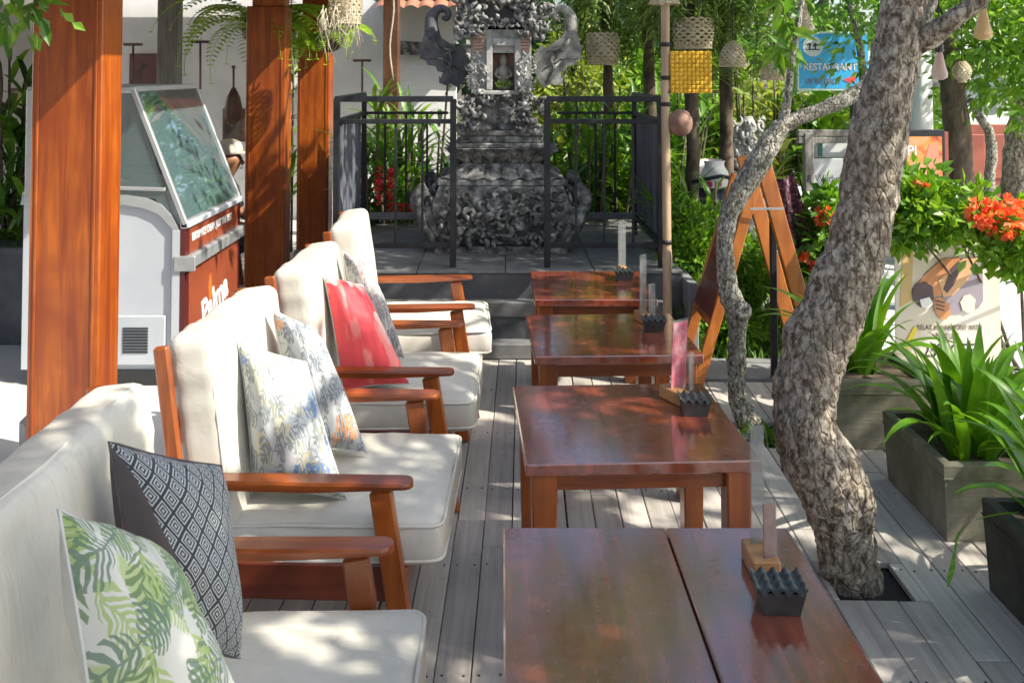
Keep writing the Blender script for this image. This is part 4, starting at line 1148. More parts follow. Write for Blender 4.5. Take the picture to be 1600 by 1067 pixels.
simple_tree('young_tree', 'thin forked young tree before the red brown door', [(ground(1548, 8.0, -.05), .05), TP(1546, 300, 16, 8.0), TP(1550, 240, 16, 8.0), TP(1545, 205, 14, 8.0), TP(1528, 180, 12, 8.0), TP(1515, 155, 10, 8.0)], M_bark2,
            [(P(1512, 120, 8.0), V3(.25, .25, .25))], 26, 10, .09, .04, M_green[0], 53)
simple_tree('small_leaved_tree', 'small leaved tree hanging its leaves over the blue sign', [(ground(1350, 6.3, -.05), .05), TP(1352, 300, 14, 6.3), TP(1350, 180, 13, 6.3), TP(1346, 90, 12, 6.3), TP(1328, 0, 10, 6.3), TP(1320, -80, 9, 6.3)], M_bark2,
            [(P(1334, 82, 6.2), V3(.15, .2, .16)), (P(1305, 12, 6.3), V3(.28, .35, .12)), (P(1345, -10, 6.4), V3(.4, .4, .25)), (P(1332, 50, 6.2), V3(.11, .2, .10))], 85, 10, .07, .032, M_green[1], 54)
# trees that close the view
bk = [(-1.5, 17, 3.0, 2.4, 2), (1.2, 16, 3.4, 2.2, 2), (3.6, 17, 3.0, 2.6, 1), (6.2, 18, 3.2, 2.6, 0), (9.2, 17, 3.2, 2.6, 1), (12.0, 18, 3.4, 2.8, 0), (2.4, 13.2, 2.6, 1.3, 1), (8.0, 13.5, 3.4, 1.5, 0), (14.5, 15.5, 3.2, 2.4, 1)]
bl = ['dark green background tree left of the shrine top', 'dark background tree behind the shrine', 'mid green background tree behind the palms', 'bright background tree behind the blue sign', 'background tree behind the white column', 'bright far background tree at the right',
      'smaller background tree just behind the hanging baskets', 'smaller bright background tree behind the street trees', 'far background tree beyond the right edge']
for i, (bx, by, bz, br, lm) in enumerate(bk):
    simple_tree('background_tree', bl[i], [(V3(bx, by, -.09), .2), (V3(bx + .1, by, 1.2), .16), (V3(bx, by, 2.6), .12), (V3(bx + .1, by, 3.4), .08)], M_barkdk,
                [(V3(bx, by, bz), V3(br, br * .8, br * .75)), (V3(bx + br * .4, by - .4, bz - br * .5), V3(br * .7, br * .6, br * .55)), (V3(bx - br * .5, by - .3, bz - br * .45), V3(br * .6, br * .6, br * .5))],
                260, 14, .22, .09, M_green[lm], 60 + i, shell=.6)['group'] = 'trees closing the background'

# ================================================================ PALMS, SHRUBS, POTS
def palm(label, base, top, nf, L, seed, lm=M_green[4], tw=.052, vis=None):
    r = random.Random(seed); t = thing('palm', label, 'palm', base, 0, 'palms behind the shrine'); mb = MB(base)
    bark_tube(mb, [(base, tw * 1.3), (base.lerp(top, .5) + V3(.03, 0, 0), tw), (top, tw * .9)], 24, 10, .2, 1.5); obj('trunk', mb, M_barkdk, t)
    for i in range(nf):
        az = 2 * PI * i / nf + r.uniform(-.2, .2); mb = MB(base); pos = top.copy(); e = R(r.uniform(-25, 40)); n_ = 13; dirs = []
        pts = []
        for k in range(n_ + 1):
            pts.append(pos.copy()); d = V3(math.cos(az) * math.cos(e), math.sin(az) * math.cos(e), math.sin(e)); dirs.append((d, e)); pos = pos + d * L / n_; e -= R(11)
        mb.tube(pts, [.012 * (1 - k / (n_ + 3)) for k in range(n_ + 1)], 5)
        side = V3(-math.sin(az), math.cos(az), 0)
        for k in range(2, n_ + 1):
            for s in (-1, 1):
                for h in (0, .5):
                    p = pts[k] if h == 0 or k == n_ else pts[k].lerp(pts[min(k + 1, n_)], h)
                    dd = (side * s * .8 + dirs[k][0] * .75).normalized()
                    a2 = math.atan2(dd.y, dd.x)
                    mb.strap(p, a2, R(r.uniform(-15, 25)), L * r.uniform(.36, .52) * (1.1 - k / n_ * .5), .026, R(r.uniform(80, 140)), 4)
        obj('frond', mb, lm, t)
    return t
palm('palm with drooping fronds just right of the shrine', ground(948, 8.6, -.05), P(945, -22, 8.6), 15, .85, 71)
palm('palm with drooping fronds behind the bamboo pole', ground(1010, 8.2, -.05), P(1010, -28, 8.2), 15, .95, 72)
palm('palm with drooping fronds above the round baskets', ground(1125, 7.2, -.05), P(1130, -30, 7.2), 17, 1.0, 73)
palm('slender palm showing above the yellow woven square', ground(1075, 6.9, -.05), P(1075, -30, 6.9), 14, .75, 74)
LATE = []
def cane_plant(name, label, X, Y, z0, stems, h, L, w, n, lm, seed, group=None, spread=.25, droop=80):
    r = random.Random(seed); base = V3(X, Y, z0); t = thing(name, label, 'plant', base, 0, group)
    ms = MB(); ml = MB()
    for s in range(stems):
        sx, sy = r.uniform(-spread, spread), r.uniform(-spread * .7, spread * .7); hh = h * r.uniform(.55, 1.0)
        ms.tube([(sx * .5, sy * .5, 0), (sx * .8, sy * .8, hh * .5), (sx, sy, hh)], [.012, .011, .009], 6)
        for k in range(n):
            tt = r.uniform(.2, 1.0); p = V3(sx * tt, sy * tt, hh * tt)
            ml.strap(p, r.uniform(0, 2 * PI), R(r.uniform(5, 75)), L * r.uniform(.6, 1.1), w * r.uniform(.7, 1.1), R(r.uniform(.5, 1.1) * droop), 5)
    obj('stem', ms, M_barkdk, t); obj('foliage', ml, lm, t); return t
cane_plant('cordyline', 'tall green cordyline behind the left half of the railing', P(640, 0, 7.9).x, 7.9, -.08, 9, 1.75, .42, .045, 15, M_green[1], 81, spread=.45)
cane_plant('cordyline', 'leafy plant with red blossoms behind the railing on the left', P(602, 0, 7.7).x, 7.7, -.08, 5, 1.3, .40, .045, 13, M_green[2], 82, spread=.3)
cane_plant('cordyline', 'dark dracaena right of the shrine behind the railing', P(915, 0, 7.9).x, 7.9, -.08, 10, 1.6, .42, .05, 15, M_green[1], 83, spread=.5)
cane_plant('cordyline', 'bright dracaena behind the right end of the railing', P(985, 0, 8.2).x, 8.2, -.08, 10, 1.7, .45, .05, 15, M_green[0], 84, spread=.5)
cane_plant('cordyline', 'leafy plant filling the gap between the two farther pillars', P(457, 0, 9.0).x, 9.0, 0, 6, 2.3, .5, .05, 16, M_green[1], 85, spread=.3)
cane_plant('cordyline', 'low yellow green plant behind the bamboo pole', P(1072, 0, 6.6).x, 6.6, -.08, 9, 1.15, .40, .035, 22, M_green[0], 86, spread=.28)
cane_plant('croton', 'yellow and orange leaved plant behind the palms', P(925, 0, 8.8).x, 8.8, -.08, 7, 1.9, .25, .06, 22, M_green[3], 87, spread=.4)
cane_plant('croton', 'yellow leaved plant under the hanging round baskets', P(1180, 0, 8.0).x, 8.0, -.08, 7, 1.8, .28, .06, 20, M_green[3], 88, spread=.3)
cane_plant('banana_plant', 'broad leaved plant behind the grey timber gateway', P(1300, 0, 9.0).x, 9.0, -.08, 8, 1.9, .6, .12, 12, M_green[0], 301, spread=.45)
cane_plant('banana_plant', 'broad leaved plant between the palms and the thin dark pole', P(1105, 0, 9.5).x, 9.5, -.08, 8, 1.9, .55, .11, 12, M_green[0], 302, spread=.4)
cane_plant('croton', 'orange tinted plant behind the carved guardian statue', P(1195, 0, 9.2).x, 9.2, -.08, 8, 2.0, .3, .07, 20, M_green[3], 303, spread=.35)
cane_plant('cordyline', 'dense green plant against the white wall left of the shrine', P(665, 0, 8.6).x, 8.6, -.08, 12, 1.7, .45, .05, 26, M_green[0], 304, spread=.5)
cane_plant('cordyline', 'low leafy plant between the railing and the white wall', P(590, 0, 8.4).x, 8.4, -.08, 10, 1.4, .42, .05, 26, M_green[1], 305, spread=.45)
cane_plant('cordyline', 'dense green plant just right of the shrine base', P(930, 0, 8.3).x, 8.3, -.08, 12, 1.3, .42, .05, 26, M_green[0], 306, spread=.5)
cane_plant('cordyline', 'dense dark plant under the palms behind the railing', P(1010, 0, 9.0).x, 9.0, -.08, 12, 1.9, .45, .055, 26, M_green[1], 307, spread=.6)
for i_, (px_, py_, D_, rx_, rz_, n_, lm_, lb_) in enumerate([
    (1110, 215, 10.5, .55, .55, 200, 0, 'bright leafy shrub behind the yellow woven square and coconut'),
    (1200, 190, 10.2, .5, .5, 180, 3, 'yellow green shrub under the round basket lamps'),
    (1300, 185, 10.0, .6, .35, 190, 0, 'bright shrub above the grey timber gateway'),
    (960, 250, 9.6, .7, .7, 240, 1, 'dense shrub behind the right railing under the palms'),
    (905, 130, 10.2, .5, .6, 180, 3, 'yellow leaved shrub right of the pale shrine wing'),
    (1010, 150, 10.6, .6, .6, 200, 0, 'bright shrub between the palm trunks'),
    (1090, 310, 8.8, .4, .35, 150, 1, 'mid green shrub behind the covered scooter'),
    (1400, 250, 9.5, .45, .5, 150, 0, 'bright shrub behind the standing poster board')]):
    c_ = P(px_, py_, D_)
    LATE.append((lb_, c_, rx_, rz_, n_, lm_, 400 + i_))
mb = MB(); r_ = random.Random(9)
for k in range(90):
    z = r_.uniform(-.14, .14); a = r_.uniform(0, 2 * PI); mb.leaf(V3(math.cos(a) * .03, math.sin(a) * .03, z), V3(math.cos(a), math.sin(a), r_.uniform(-.6, .6)), .06, .035)
tag(obj('red_flower_spike', mb, M_redfl, None, P(600, 292, 7.45)), 'red flower spike between the iron balusters', 'flower')
mb = MB()
for k in range(40):
    a = r_.uniform(0, 2 * PI); mb.leaf(V3(r_.uniform(-.12, .12), 0, r_.uniform(-.03, .03)), V3(math.cos(a), math.sin(a), r_.uniform(-.6, .6)), .05, .03)
tag(obj('red_flower_cluster', mb, M_redfl, None, P(628, 326, 7.45)), 'low red orange blossoms left of the shrine base', 'flower')
def shrub(name, label, blobs, n, per, L, w, lm, seed, flowers=None, cat='shrub', base=None):
    c0 = blobs[0][0]; base = base or V3(c0.x, c0.y, -.08); t = thing(name, label, cat, base)
    mb = MB(base); clump_crown(mb, blobs, n, per, L, w, seed, .3, 0, L * 1.2); obj('foliage', mb, lm, t)
    mb = MB(base); r = random.Random(seed)
    for i in range(14 if cat == 'shrub' else 5):
        c, rd_ = blobs[i % len(blobs)]
        e = c + V3(r.uniform(-.7, .7) * rd_.x, r.uniform(-.7, .7) * rd_.y, r.uniform(-.2, .7) * rd_.z)
        mb.tube([base + V3(r.uniform(-.1, .1), r.uniform(-.08, .08), 0), base.lerp(e, .5) + V3(0, 0, .05), e], [.012, .009, .004], 5)
    obj('stem', mb, M_barkdk, t)
    if flowers:
        mb = MB(base)
        for (c, rad, nn) in flowers:
            for i in range(nn):
                d = V3(r.gauss(0, 1), r.gauss(0, 1), r.gauss(0, 1)).normalized(); p = c + d * rad * r.random() ** .5
                for j in range(3): mb.leaf(p, (d + V3(r.gauss(0, .6), r.gauss(0, .6), r.gauss(0, .6))), .040, .032)
        obj('blossom', mb, M_flower, t)
    return t
for lb_, c_, rx_, rz_, n_, lm_, sd_ in LATE: shrub('background_shrub', lb_, [(c_, V3(rx_, .4, rz_)), (c_ - V3(.1, .1, rz_), V3(rx_ * .8, .35, rz_ * .8))], n_, 12, .13, .055, M_green[lm_], sd_)
shrub('garden_shrub', 'bright small leaved shrub between the bamboo pole and the slim tree', [(P(1085, 450, 6.2), V3(.20, .28, .42)), (P(1100, 385, 6.4), V3(.24, .28, .32)), (P(1065, 505, 6.0), V3(.12, .2, .25))], 520, 10, .06, .028, M_green[0], 91)
shrub('garden_shrub', 'bright small leaved shrub framed by the wooden sign frame', [(P(1165, 450, 6.3), V3(.16, .25, .35)), (P(1150, 520, 6.1), V3(.16, .22, .20)), (P(1185, 400, 6.5), V3(.12, .2, .2))], 330, 10, .055, .028, M_green[0], 92)
shrub('garden_shrub', 'low shrub behind the foot of the thick leaning tree', [(P(1245, 500, 6.4), V3(.16, .25, .28)), (P(1275, 460, 6.8), V3(.2, .25, .3))], 160, 10, .07, .035, M_green[1], 93)
shrub('bougainvillea', 'orange bougainvillea left of the thick leaning tree', [(P(1280, 400, 6.0), V3(.20, .22, .30)), (P(1300, 340, 6.0), V3(.14, .2, .2)), (P(1262, 450, 6.0), V3(.14, .2, .2))], 260, 8, .08, .05, M_green[1], 94, [(P(1287, 340, 5.85), .05, 26), (P(1278, 418, 5.85), .04, 14), (P(1262, 405, 5.85), .03, 10)])
shrub('bougainvillea', 'large orange bougainvillea above the massage banner', [(P(1450, 325, 4.95), V3(.24, .22, .14)), (P(1520, 335, 4.9), V3(.26, .22, .11)), (P(1415, 350, 5.0), V3(.10, .15, .12)), (P(1575, 365, 4.85), V3(.18, .2, .10)), (P(1430, 300, 5.1), V3(.14, .18, .12)), (P(1500, 378, 4.8), V3(.14, .12, .05)), (P(1600, 390, 4.8), V3(.16, .2, .16)), (P(1415, 330, 5.0), V3(.12, .2, .18))], 300, 8, .07, .048, M_green[0], 95,
      [(P(1565, 340, 4.7), .10, 95), (P(1530, 332, 4.7), .06, 34), (P(1598, 330, 4.7), .05, 20), (P(1440, 290, 4.9), .03, 5)], base=V3(P(1590, 0, 5.5).x, 5.5, -.08), cat='flowering shrub')
mb = MB(); r_ = random.Random(12)
for i in range(2600):
    mb.strap((r_.uniform(1.15, 2.5), r_.uniform(5.75, 7.6), -.09), r_.uniform(0, 2 * PI), R(r_.uniform(40, 80)), r_.uniform(.06, .16), .012, R(50), 3)
tag(obj('ground_cover', mb, M_green[1]), 'low green ground cover in the garden bed', 'ground cover', kind='stuff')

# ---------------------------------------------------------------- planters with lilies
leaf_meshes = []
for i in range(7):
    mb = MB(); mb.strap((0, 0, 0), 0, R(86 - i * 5), .62, .088 - .003 * i, R(28 + i * 15), 12, 0, R((-14, 10, 22, -20, 5, 0, 30)[i]), .28)
    leaf_meshes.append(mb.mesh('leaf', [M_strap]))
def planter(X0, Y0, w, d, h, label, mt, wt=.035):
    t = thing('concrete_planter', label, 'planter', (X0, Y0, 0), 0, 'mossy concrete planters along the deck')
    mb = MB(); tp = .015
    o0 = [(0 + tp, 0 + tp), (w - tp, tp), (w - tp, d - tp), (tp, d - tp)]; o1 = [(0, 0), (w, 0), (w, d), (0, d)]
    i1 = [(wt, wt), (w - wt, wt), (w - wt, d - wt), (wt, d - wt)]
    vs_ = [(x, y, 0) for x, y in o0] + [(x, y, h - .006) for x, y in o1] + [(x * .992 + .004 * w, y * .992 + .004 * d, h) for x, y in o1] + [(x, y, h) for x, y in i1] + [(x, y, h - .06) for x, y in i1]
    fs = [(3, 2, 1, 0)]
    for L_ in range(4):
        for k in range(4): fs.append((L_ * 4 + k, L_ * 4 + (k + 1) % 4, L_ * 4 + 4 + (k + 1) % 4, L_ * 4 + 4 + k))
    mb.add(vs_, fs); obj('box', mb, mt, t)
    mb = MB(); mb.box((w / 2, d / 2, h - .05), (w - 2 * wt - .002, d - 2 * wt - .002, .03)); obj('soil', mb, M_earth, t)
    mb = MB(); mb.box((w / 2, d / 2, h * .82), (w + .004, d + .004, .006), .001); obj('rim_line', mb, mt, t)
    return t
planter(1.64, 3.50, .46, .56, .285, 'middle concrete planter with its near corner on the deck', M_plant)
planter(1.52, 4.34, .50, .46, .315, 'farther concrete planter just behind the leaning trunk', M_plant)
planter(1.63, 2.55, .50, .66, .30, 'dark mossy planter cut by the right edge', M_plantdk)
def lily(cx, cy, z, n, label, seed, sx=.18, sy=.18, sc=(.75, 1.15), lean=0.0, azr=(0, 2 * PI)):
    r = random.Random(seed); t = thing('spider_lily', label, 'plant', (cx, cy, z), 0, 'strap leaved lilies in the planters')
    for i in range(n):
        az = azr[0] + (azr[1] - azr[0]) * (i / n) + r.uniform(-.3, .3); k = r.randrange(7)
        o = bpy.data.objects.new('leaf', leaf_meshes[k]); COL.objects.link(o); o.parent = t
        rr = r.uniform(.1, 1)
        o.location = (math.cos(az) * sx * rr * .5, math.sin(az) * sy * rr * .5, 0)
        s_ = r.uniform(*sc); o.scale = (s_, s_ * r.uniform(.8, 1.25), s_)
        o.rotation_euler = (r.uniform(-.12, .12), r.uniform(-.30, .25) * (1.4 - rr), az)
    return t
lily(1.74, 4.60, .26, 26, 'bright lily in the farther planter behind the leaning trunk', 101, .18, .16, (.70, 1.0))
lily(1.86, 3.72, .23, 44, 'lily fountaining over the middle planter', 102, .28, .3, (.60, .92))
lily(1.96, 3.92, .23, 24, 'darker lily at the back of the middle planter', 103, .25, .25, (.60, .95))
lily(1.84, 3.00, .25, 40, 'lily drooping over the dark planter at the right edge', 104, .30, .3, (.65, 1.05))
lily(1.90, 2.78, .25, 26, 'nearest lily cut by the right edge', 105, .25, .25, (.7, 1.0))
# a long leaf that arches over the deck
mb = MB(); pts = [P(1592, 800, 2.95), P(1560, 803, 2.92), P(1525, 812, 2.9), P(1500, 830, 2.88), P(1492, 860, 2.87), P(1486, 895, 2.86), P(1481, 917, 2.86)]
pp = trunk_path([(p, w_) for p, w_ in zip(pts, (.004, .008, .009, .006, .005, .012, .002))], 26)
for i in range(len(pp) - 1):
    (a, ra), (b, rb) = pp[i], pp[i + 1]; s0 = V3(.3, 1, 0).normalized()
    mb.add([a - V3(.7, -.2, .5).normalized() * ra, a + V3(.7, -.2, .5).normalized() * ra, b + V3(.7, -.2, .5).normalized() * rb, b - V3(.7, -.2, .5).normalized() * rb], [(0, 1, 2, 3)], 0, True)
tag(obj('drooping_leaf', mb, M_strap), 'single long leaf drooping from the dark planter over the deck', 'leaf')

# ================================================================ BAMBOO POLE AND WHAT HANGS THERE
BD = 5.5; bp_ = thing('bamboo_pole', 'upright bamboo pole standing right of the farthest table', 'pole', ground(1040, BD))
mb = MB(bp_.location); pts = []; rad = []
for k in range(45):
    z = k / 44 * 2.6; pts.append(V3(bp_.location.x + .002 * math.sin(z * 3), BD, z)); nd = abs((z * 100 % 33) - 16.5); rad.append(.026 + (.004 if nd > 15.2 else 0))
mb.tube(pts, rad, 14); obj('cane', mb, M_bamboo, bp_)
for py in (70, 122, 163, 378): 
    mb = MB(bp_.location); p = P(1040, py, BD); mb.tube([V3(bp_.location.x, BD, p.z - .012), V3(bp_.location.x, BD, p.z + .012)], .0275 + .003, 12); obj('binding', mb, M_cord, bp_)
# yellow woven square
yq = thing('woven_square', 'bright yellow woven square hung on the bamboo pole', 'woven lamp', P(1046, 82, BD - .03))
YO = Vector(yq.location); a0_, a1_ = P(1047, 80, BD - .02), P(1112, 146, BD - .02); W_ = a1_.x - a0_.x; H_ = a0_.z - a1_.z
M_yel = pm('yellow_cane', (.62, .33, .01), (.80, .48, .03), 20, .6, .2)
m1 = MB(YO); m2 = MB(YO); ns = 10
for i in range(ns):
    def f1(u, v, i=i): return V3(a0_.x + (i + .1 + v * .8) / ns * W_, BD - .03 + .006 * math.sin(u * PI * ns + i * PI), a0_.z + .0 - u * H_)
    m1.grid(f1, 40, 1)
    def f2(u, v, i=i): return V3(a0_.x + u * W_, BD - .03 - .006 * math.sin(u * PI * ns + i * PI), a0_.z - (i + .1 + v * .8) / ns * H_)
    m2.grid(f2, 40, 1)
obj('upright_strips', m1, M_yel, yq); obj('cross_strips', m2, M_yel, yq)
mb = MB(YO); mb.box(((a0_.x + a1_.x) / 2 + .005, BD + .03, (a0_.z + a1_.z) / 2), (W_ * .96, .09, H_ * .96), .01); obj('body', mb, M_yel, yq)
mb = MB(YO); mb.bar(V3(a0_.x - .02, BD - .02, a1_.z + .005), V3(a1_.x + .05, BD, a1_.z + .01), .012, .012); obj('hanging_stick', mb, M_barkdk, yq)
# coconut
mb = MB()
mb.lathe([(.002, -.078), (.03, -.075), (.055, -.058), (.070, -.028), (.075, .0), (.070, .03), (.052, .058), (.028, .074), (.002, .080)], (0, 0, 0), 20)
for v in mb.v: v += v.normalized() * .004 * noise.noise(v * 20)
ct = obj('coconut', mb, pm('coconut_husk', (.17, .09, .065), (.33, .20, .15), 10, .8, .4), None, P(1063, 192, BD)); tag(ct, 'brown coconut tied to the bamboo pole', 'coconut')
mb = MB(); mb.tube([(-.10, .0, .0), (-.06, 0, .03)], .005, 5); obj('tie', mb, M_cord, ct)
# lamp on top of the pole
def basket(label, px, py, D, w, h, prof, cord_top=2.9, name='basket_lamp', mt=M_weave, nstr=14, cat='lamp'):
    c = P(px, py, D); t = thing(name, label, cat, c, 0, 'woven basket lamps hung outdoors')
    W2 = w * D / FP / 2; H2 = h * D / FP
    def pr(v): # v 0 top ..1 bottom
        k = v * (len(prof) - 1); i = min(int(k), len(prof) - 2); f = k - i; return prof[i] * (1 - f) + prof[i + 1] * f
    mb = MB()
    for sg in (-1, 1):
        for s in range(nstr):
            def fn(u, v, s=s, sg=sg):
                vv = u; r = W2 * pr(vv) + .0015 * sg; a = 2 * PI * s / nstr + sg * vv * 2.4 + (v - .5) * 2 * PI / nstr * .36
                return V3(math.cos(a) * r, math.sin(a) * r, H2 / 2 - vv * H2)
            mb.grid(fn, 12, 1)
    for k in range(9):
        vv = (k + .5) / 9
        def fn2(u, v, vv=vv): r = W2 * pr(vv); a = u * 2 * PI; return V3(math.cos(a) * r, math.sin(a) * r, H2 / 2 - (vv + (v - .5) * .035) * H2)
        mb.grid(fn2, 24, 1)
    obj('woven_shade', mb, mt, t)
    mb = MB(); pts = [V3(math.cos(a * PI / 10) * W2 * prof[-1], math.sin(a * PI / 10) * W2 * prof[-1], -H2 / 2) for a in range(21)]; mb.tube(pts, .006, 5, False); obj('rim', mb, mt, t)
    mb = MB(); mb.tube([(0, 0, H2 / 2), (0, 0, cord_top - c.z)], .004, 5); obj('cord', mb, M_cord, t)
    mb = MB(); mb.lathe([(.008, .04), (.014, .02), (.03, -.01), (.032, -.03), (.02, -.05), (.003, -.056)], (0, 0, 0), 12); obj('bulb', mb, M_paper, t)
    return t
dome = [.15, .62, .85, .95, 1.0, 1.0]; drum = [.85, 1, 1, 1, .95, .9]
basket('large basket lamp hanging among palm fronds right of the shrine', 942, 76, 7.2, 52, 50, drum)
basket('large basket lamp behind the yellow woven square', 1083, 52, 6.6, 64, 48, drum)
basket('round basket lamp left of the pair under the palms', 1145, 84, 6.2, 42, 40, dome)
basket('round basket lamp nearest the blue sign', 1210, 102, 5.9, 42, 44, dome)
basket('fringed basket lamp above the farthest orange pillar', 540, 12, 6.6, 52, 52, drum, 2.5)
basket('small cone shaped basket lamp above the blue sign', 1255, 28, 5.6, 30, 46, [.3, .4, .55, .75, .95, 1.0])
basket('basket lamp topping the bamboo pole', 1038, -4, 5.5, 46, 20, [.5, .8, 1, 1], 2.6)
basket('small hanging woven ball before the round white sign', 1503, 112, 6.8, 28, 32, [.4, .8, 1, 1, .8, .4])
# fringe of roots on the left basket
mb = MB(); r_ = random.Random(33); c_ = P(532, 25, 6.5)
for i in range(60):
    a = r_.uniform(0, 2 * PI); p = V3(math.cos(a) * .12, math.sin(a) * .10, r_.uniform(-.05, .08)); L_ = r_.uniform(.10, .30)
    mb.tube([p, p + V3(r_.uniform(-.05, .03), 0, -L_ * .5), p + V3(r_.uniform(-.09, .05), 0, -L_)], .0025, 3)
tag(obj('root_fringe', mb, pm('dry_roots', (.42, .38, .28), (.6, .56, .44), 20, .9), None, c_), 'pale dry roots hanging out of the basket at the pillar', 'air plant', kind='stuff')
# edison bulbs
def bulb(label, px, py, h, D, col):
    c = P(px, py, D); s = h * D / FP; t = thing('filament_bulb', label, 'light bulb', c, 0, 'filament bulbs on a cable')
    mb = MB(); mb.lathe([(.10 * s, .5 * s), (.13 * s, .35 * s), (.20 * s, .0), (.28 * s, -.28 * s), (.26 * s, -.42 * s), (.12 * s, -.5 * s), (.01, -.51 * s)], (0, 0, 0), 16)
    q = NT('bulb_glass'); q.set(Base_Color=col, Roughness=.04, Alpha=.55); obj('glass', mb, q.m, t)
    mb = MB(); mb.lathe([(.12 * s, .48 * s), (.15 * s, .50 * s), (.15 * s, .72 * s), (.08 * s, .80 * s)], (0, 0, 0), 12); obj('socket', mb, M_black, t)
    mb = MB()
    for k in range(5):
        a = k * 2 * PI / 5; mb.tube([(math.cos(a) * .04 * s, math.sin(a) * .04 * s, .35 * s), (math.cos(a) * .12 * s, math.sin(a) * .12 * s, -.2 * s)], .0016, 4)
    obj('filament', mb, flat('filament', (.7, .35, .08), .4), t)
    mb = MB(); mb.tube([(0, 0, .8 * s), (.01, 0, 2.9 - c.z)], .003, 5); obj('cable', mb, M_cord, t)
bulb('pink tinted filament bulb hanging right of the leaning trunk', 1468, 103, 44, 3.5, (.72, .55, .48))
bulb('amber filament bulb at the top right', 1536, 38, 50, 3.4, (.75, .50, .25))

# ================================================================ WOODEN SIGN FRAME, SIGNS, POSTERS
af = thing('wooden_sign_frame', 'orange wooden A shaped sign frame leaning open beside the garden bed', 'sign frame', ground(1170, 5.3))
AO = Vector(af.location); AD = 5.25
top = P(1190, 262, AD)
f1a, f1b = P(1185, 262, AD), P(1095, 590, AD)
M_afr = wood('orange_frame_wood', (.36, .10, .018), (.52, .18, .035), 'z', .4, .3)
for dy in (0, .42):
    mb = MB(AO); mb.bar(P(1180, 285, AD) + V3(0, dy, 0), V3(P(1090, 590, AD).x, AD + dy, 0.0), .030, .062, .004, up=(1, 0, 0)); obj('leg', mb, M_afr, af)
    mb = MB(AO); e = P(1257, 492, AD) ; s0 = P(1192, 255, AD); dr = (e - s0) / (s0.z - e.z); mb.bar(s0 + V3(0, dy, 0), V3(s0.x + dr.x * s0.z, AD + dy, 0), .040, .085, .004, up=(1, 0, 0)); obj('leg', mb, M_afr, af)
mb = MB(AO); pa, pb = P(1170, 320, AD), P(1112, 500, AD)
mb.prism([pa, pb, pb + V3(-.012, 0, 0), pa + V3(-.012, 0, 0)], (0, .42, 0)); obj('sign_board', mb, M_red, af)
for q in (P(1168, 330, AD), P(1113, 505, AD)):
    mb = MB(AO); mb.bar(q, q + V3(0, .42, 0), .03, .05, .003); obj('cross_bar', mb, M_afr, af)
mb = MB(AO); mb.bar(P(1169, 325, AD) + V3(0, -.04, 0), P(1221, 324, AD) + V3(0, -.05, 0), .008, .012); obj('stay', mb, M_alu, af)
mb = MB(); h_ = P(1204, 335, 5.3).z; mb.box((0, 0, h_ / 2), (.035, .035, h_), .004); tag(obj('iron_post', mb, M_iron, None, ground(1205, 5.35)), 'thin black iron post standing inside the wooden sign frame', 'post')

# blue restaurant sign
SD = 6.6; s0 = P(1245, 142, SD); s1 = P(1358, 50, SD); bs = thing('restaurant_sign', 'blue restaurant sign with pale emblem and red arrow', 'sign', V3((s0.x + s1.x) / 2, SD, s0.z))
BO = Vector(bs.location); w_ = s1.x - s0.x; h_ = s1.z - s0.z
mb = MB(BO); mb.box(((s0.x + s1.x) / 2, SD, (s0.z + s1.z) / 2), (w_, .03, h_), .004); obj('frame', mb, flat('pale_green_edge', (.55, .75, .66), .5), bs)
mb = MB(BO); mb.box(((s0.x + s1.x) / 2, SD - .012, (s0.z + s1.z) / 2), (w_ - .03, .012, h_ - .03), .001); obj('panel', mb, flat('sky_blue_paint', (.035, .34, .62), .45), bs)
pc = P(1270, 73, SD - .02); mb = MB(BO); mb.tube([V3(pc.x, SD - .018, pc.z), V3(pc.x, SD - .021, pc.z)], .072, 28, smooth=False); obj('emblem', mb, flat('pale_emblem', (.50, .60, .58), .5), bs)
mb = MB(BO)
mb.box((pc.x, SD - .0225, pc.z - .022), (.10, .002, .007)); mb.box((pc.x - .022, SD - .0225, pc.z - .004), (.012, .002, .034)); mb.box((pc.x + .018, SD - .0225, pc.z - .008), (.010, .002, .026))
mb.prism([(pc.x - .052, SD - .0222, pc.z + .014), (pc.x - .008, SD - .0222, pc.z + .006), (pc.x - .020, SD - .0222, pc.z + .028)], (0, -.002, 0)); mb.prism([(pc.x - .004, SD - .0222, pc.z - .002), (pc.x + .044, SD - .0222, pc.z + .008), (pc.x + .012, SD - .0222, pc.z + .026)], (0, -.002, 0))
obj('emblem_drawing', mb, M_ink, bs)
mb = MB(BO)
for k in range(7):
    a = R(30 + k * 20); mb.box((pc.x + math.cos(a) * .055, SD - .0225, pc.z + math.sin(a) * .055), (.008, .002, .008))
obj('emblem_rays', mb, M_paper, bs)
tx = P(1254, 110, SD); text('lettering', 'RESTAURANT', .068, V3(tx.x, SD - .020, tx.z) - BO, (R(90), 0, 0), flat('cream_letter', (.62, .56, .50), .5), bs, .001, .0015, sx=.90)
tx = P(1257, 131, SD); text('lettering', 'ON THE BEACH', .055, V3(tx.x, SD - .020, tx.z) - BO, (R(90), 0, 0), flat('dark_letter', (.16, .20, .26), .5), bs, .001, .0012, sx=.62)
a_ = [P(x_, y_, SD - .02) for x_, y_ in ((1317, 125), (1334, 119), (1338, 121), (1336, 127), (1331, 131))]; mb = MB(BO); mb.prism([V3(p.x, SD - .019, p.z) for p in a_], (0, -.003, 0)); obj('arrow', mb, flat('red_arrow', (.70, .06, .05), .5), bs)
mb = MB(BO); mb.bar(V3(s1.x - .1, SD + .03, -.08), V3(s1.x - .1, SD + .03, s1.z), .05, .05, .004); obj('post', mb, M_iron, bs)

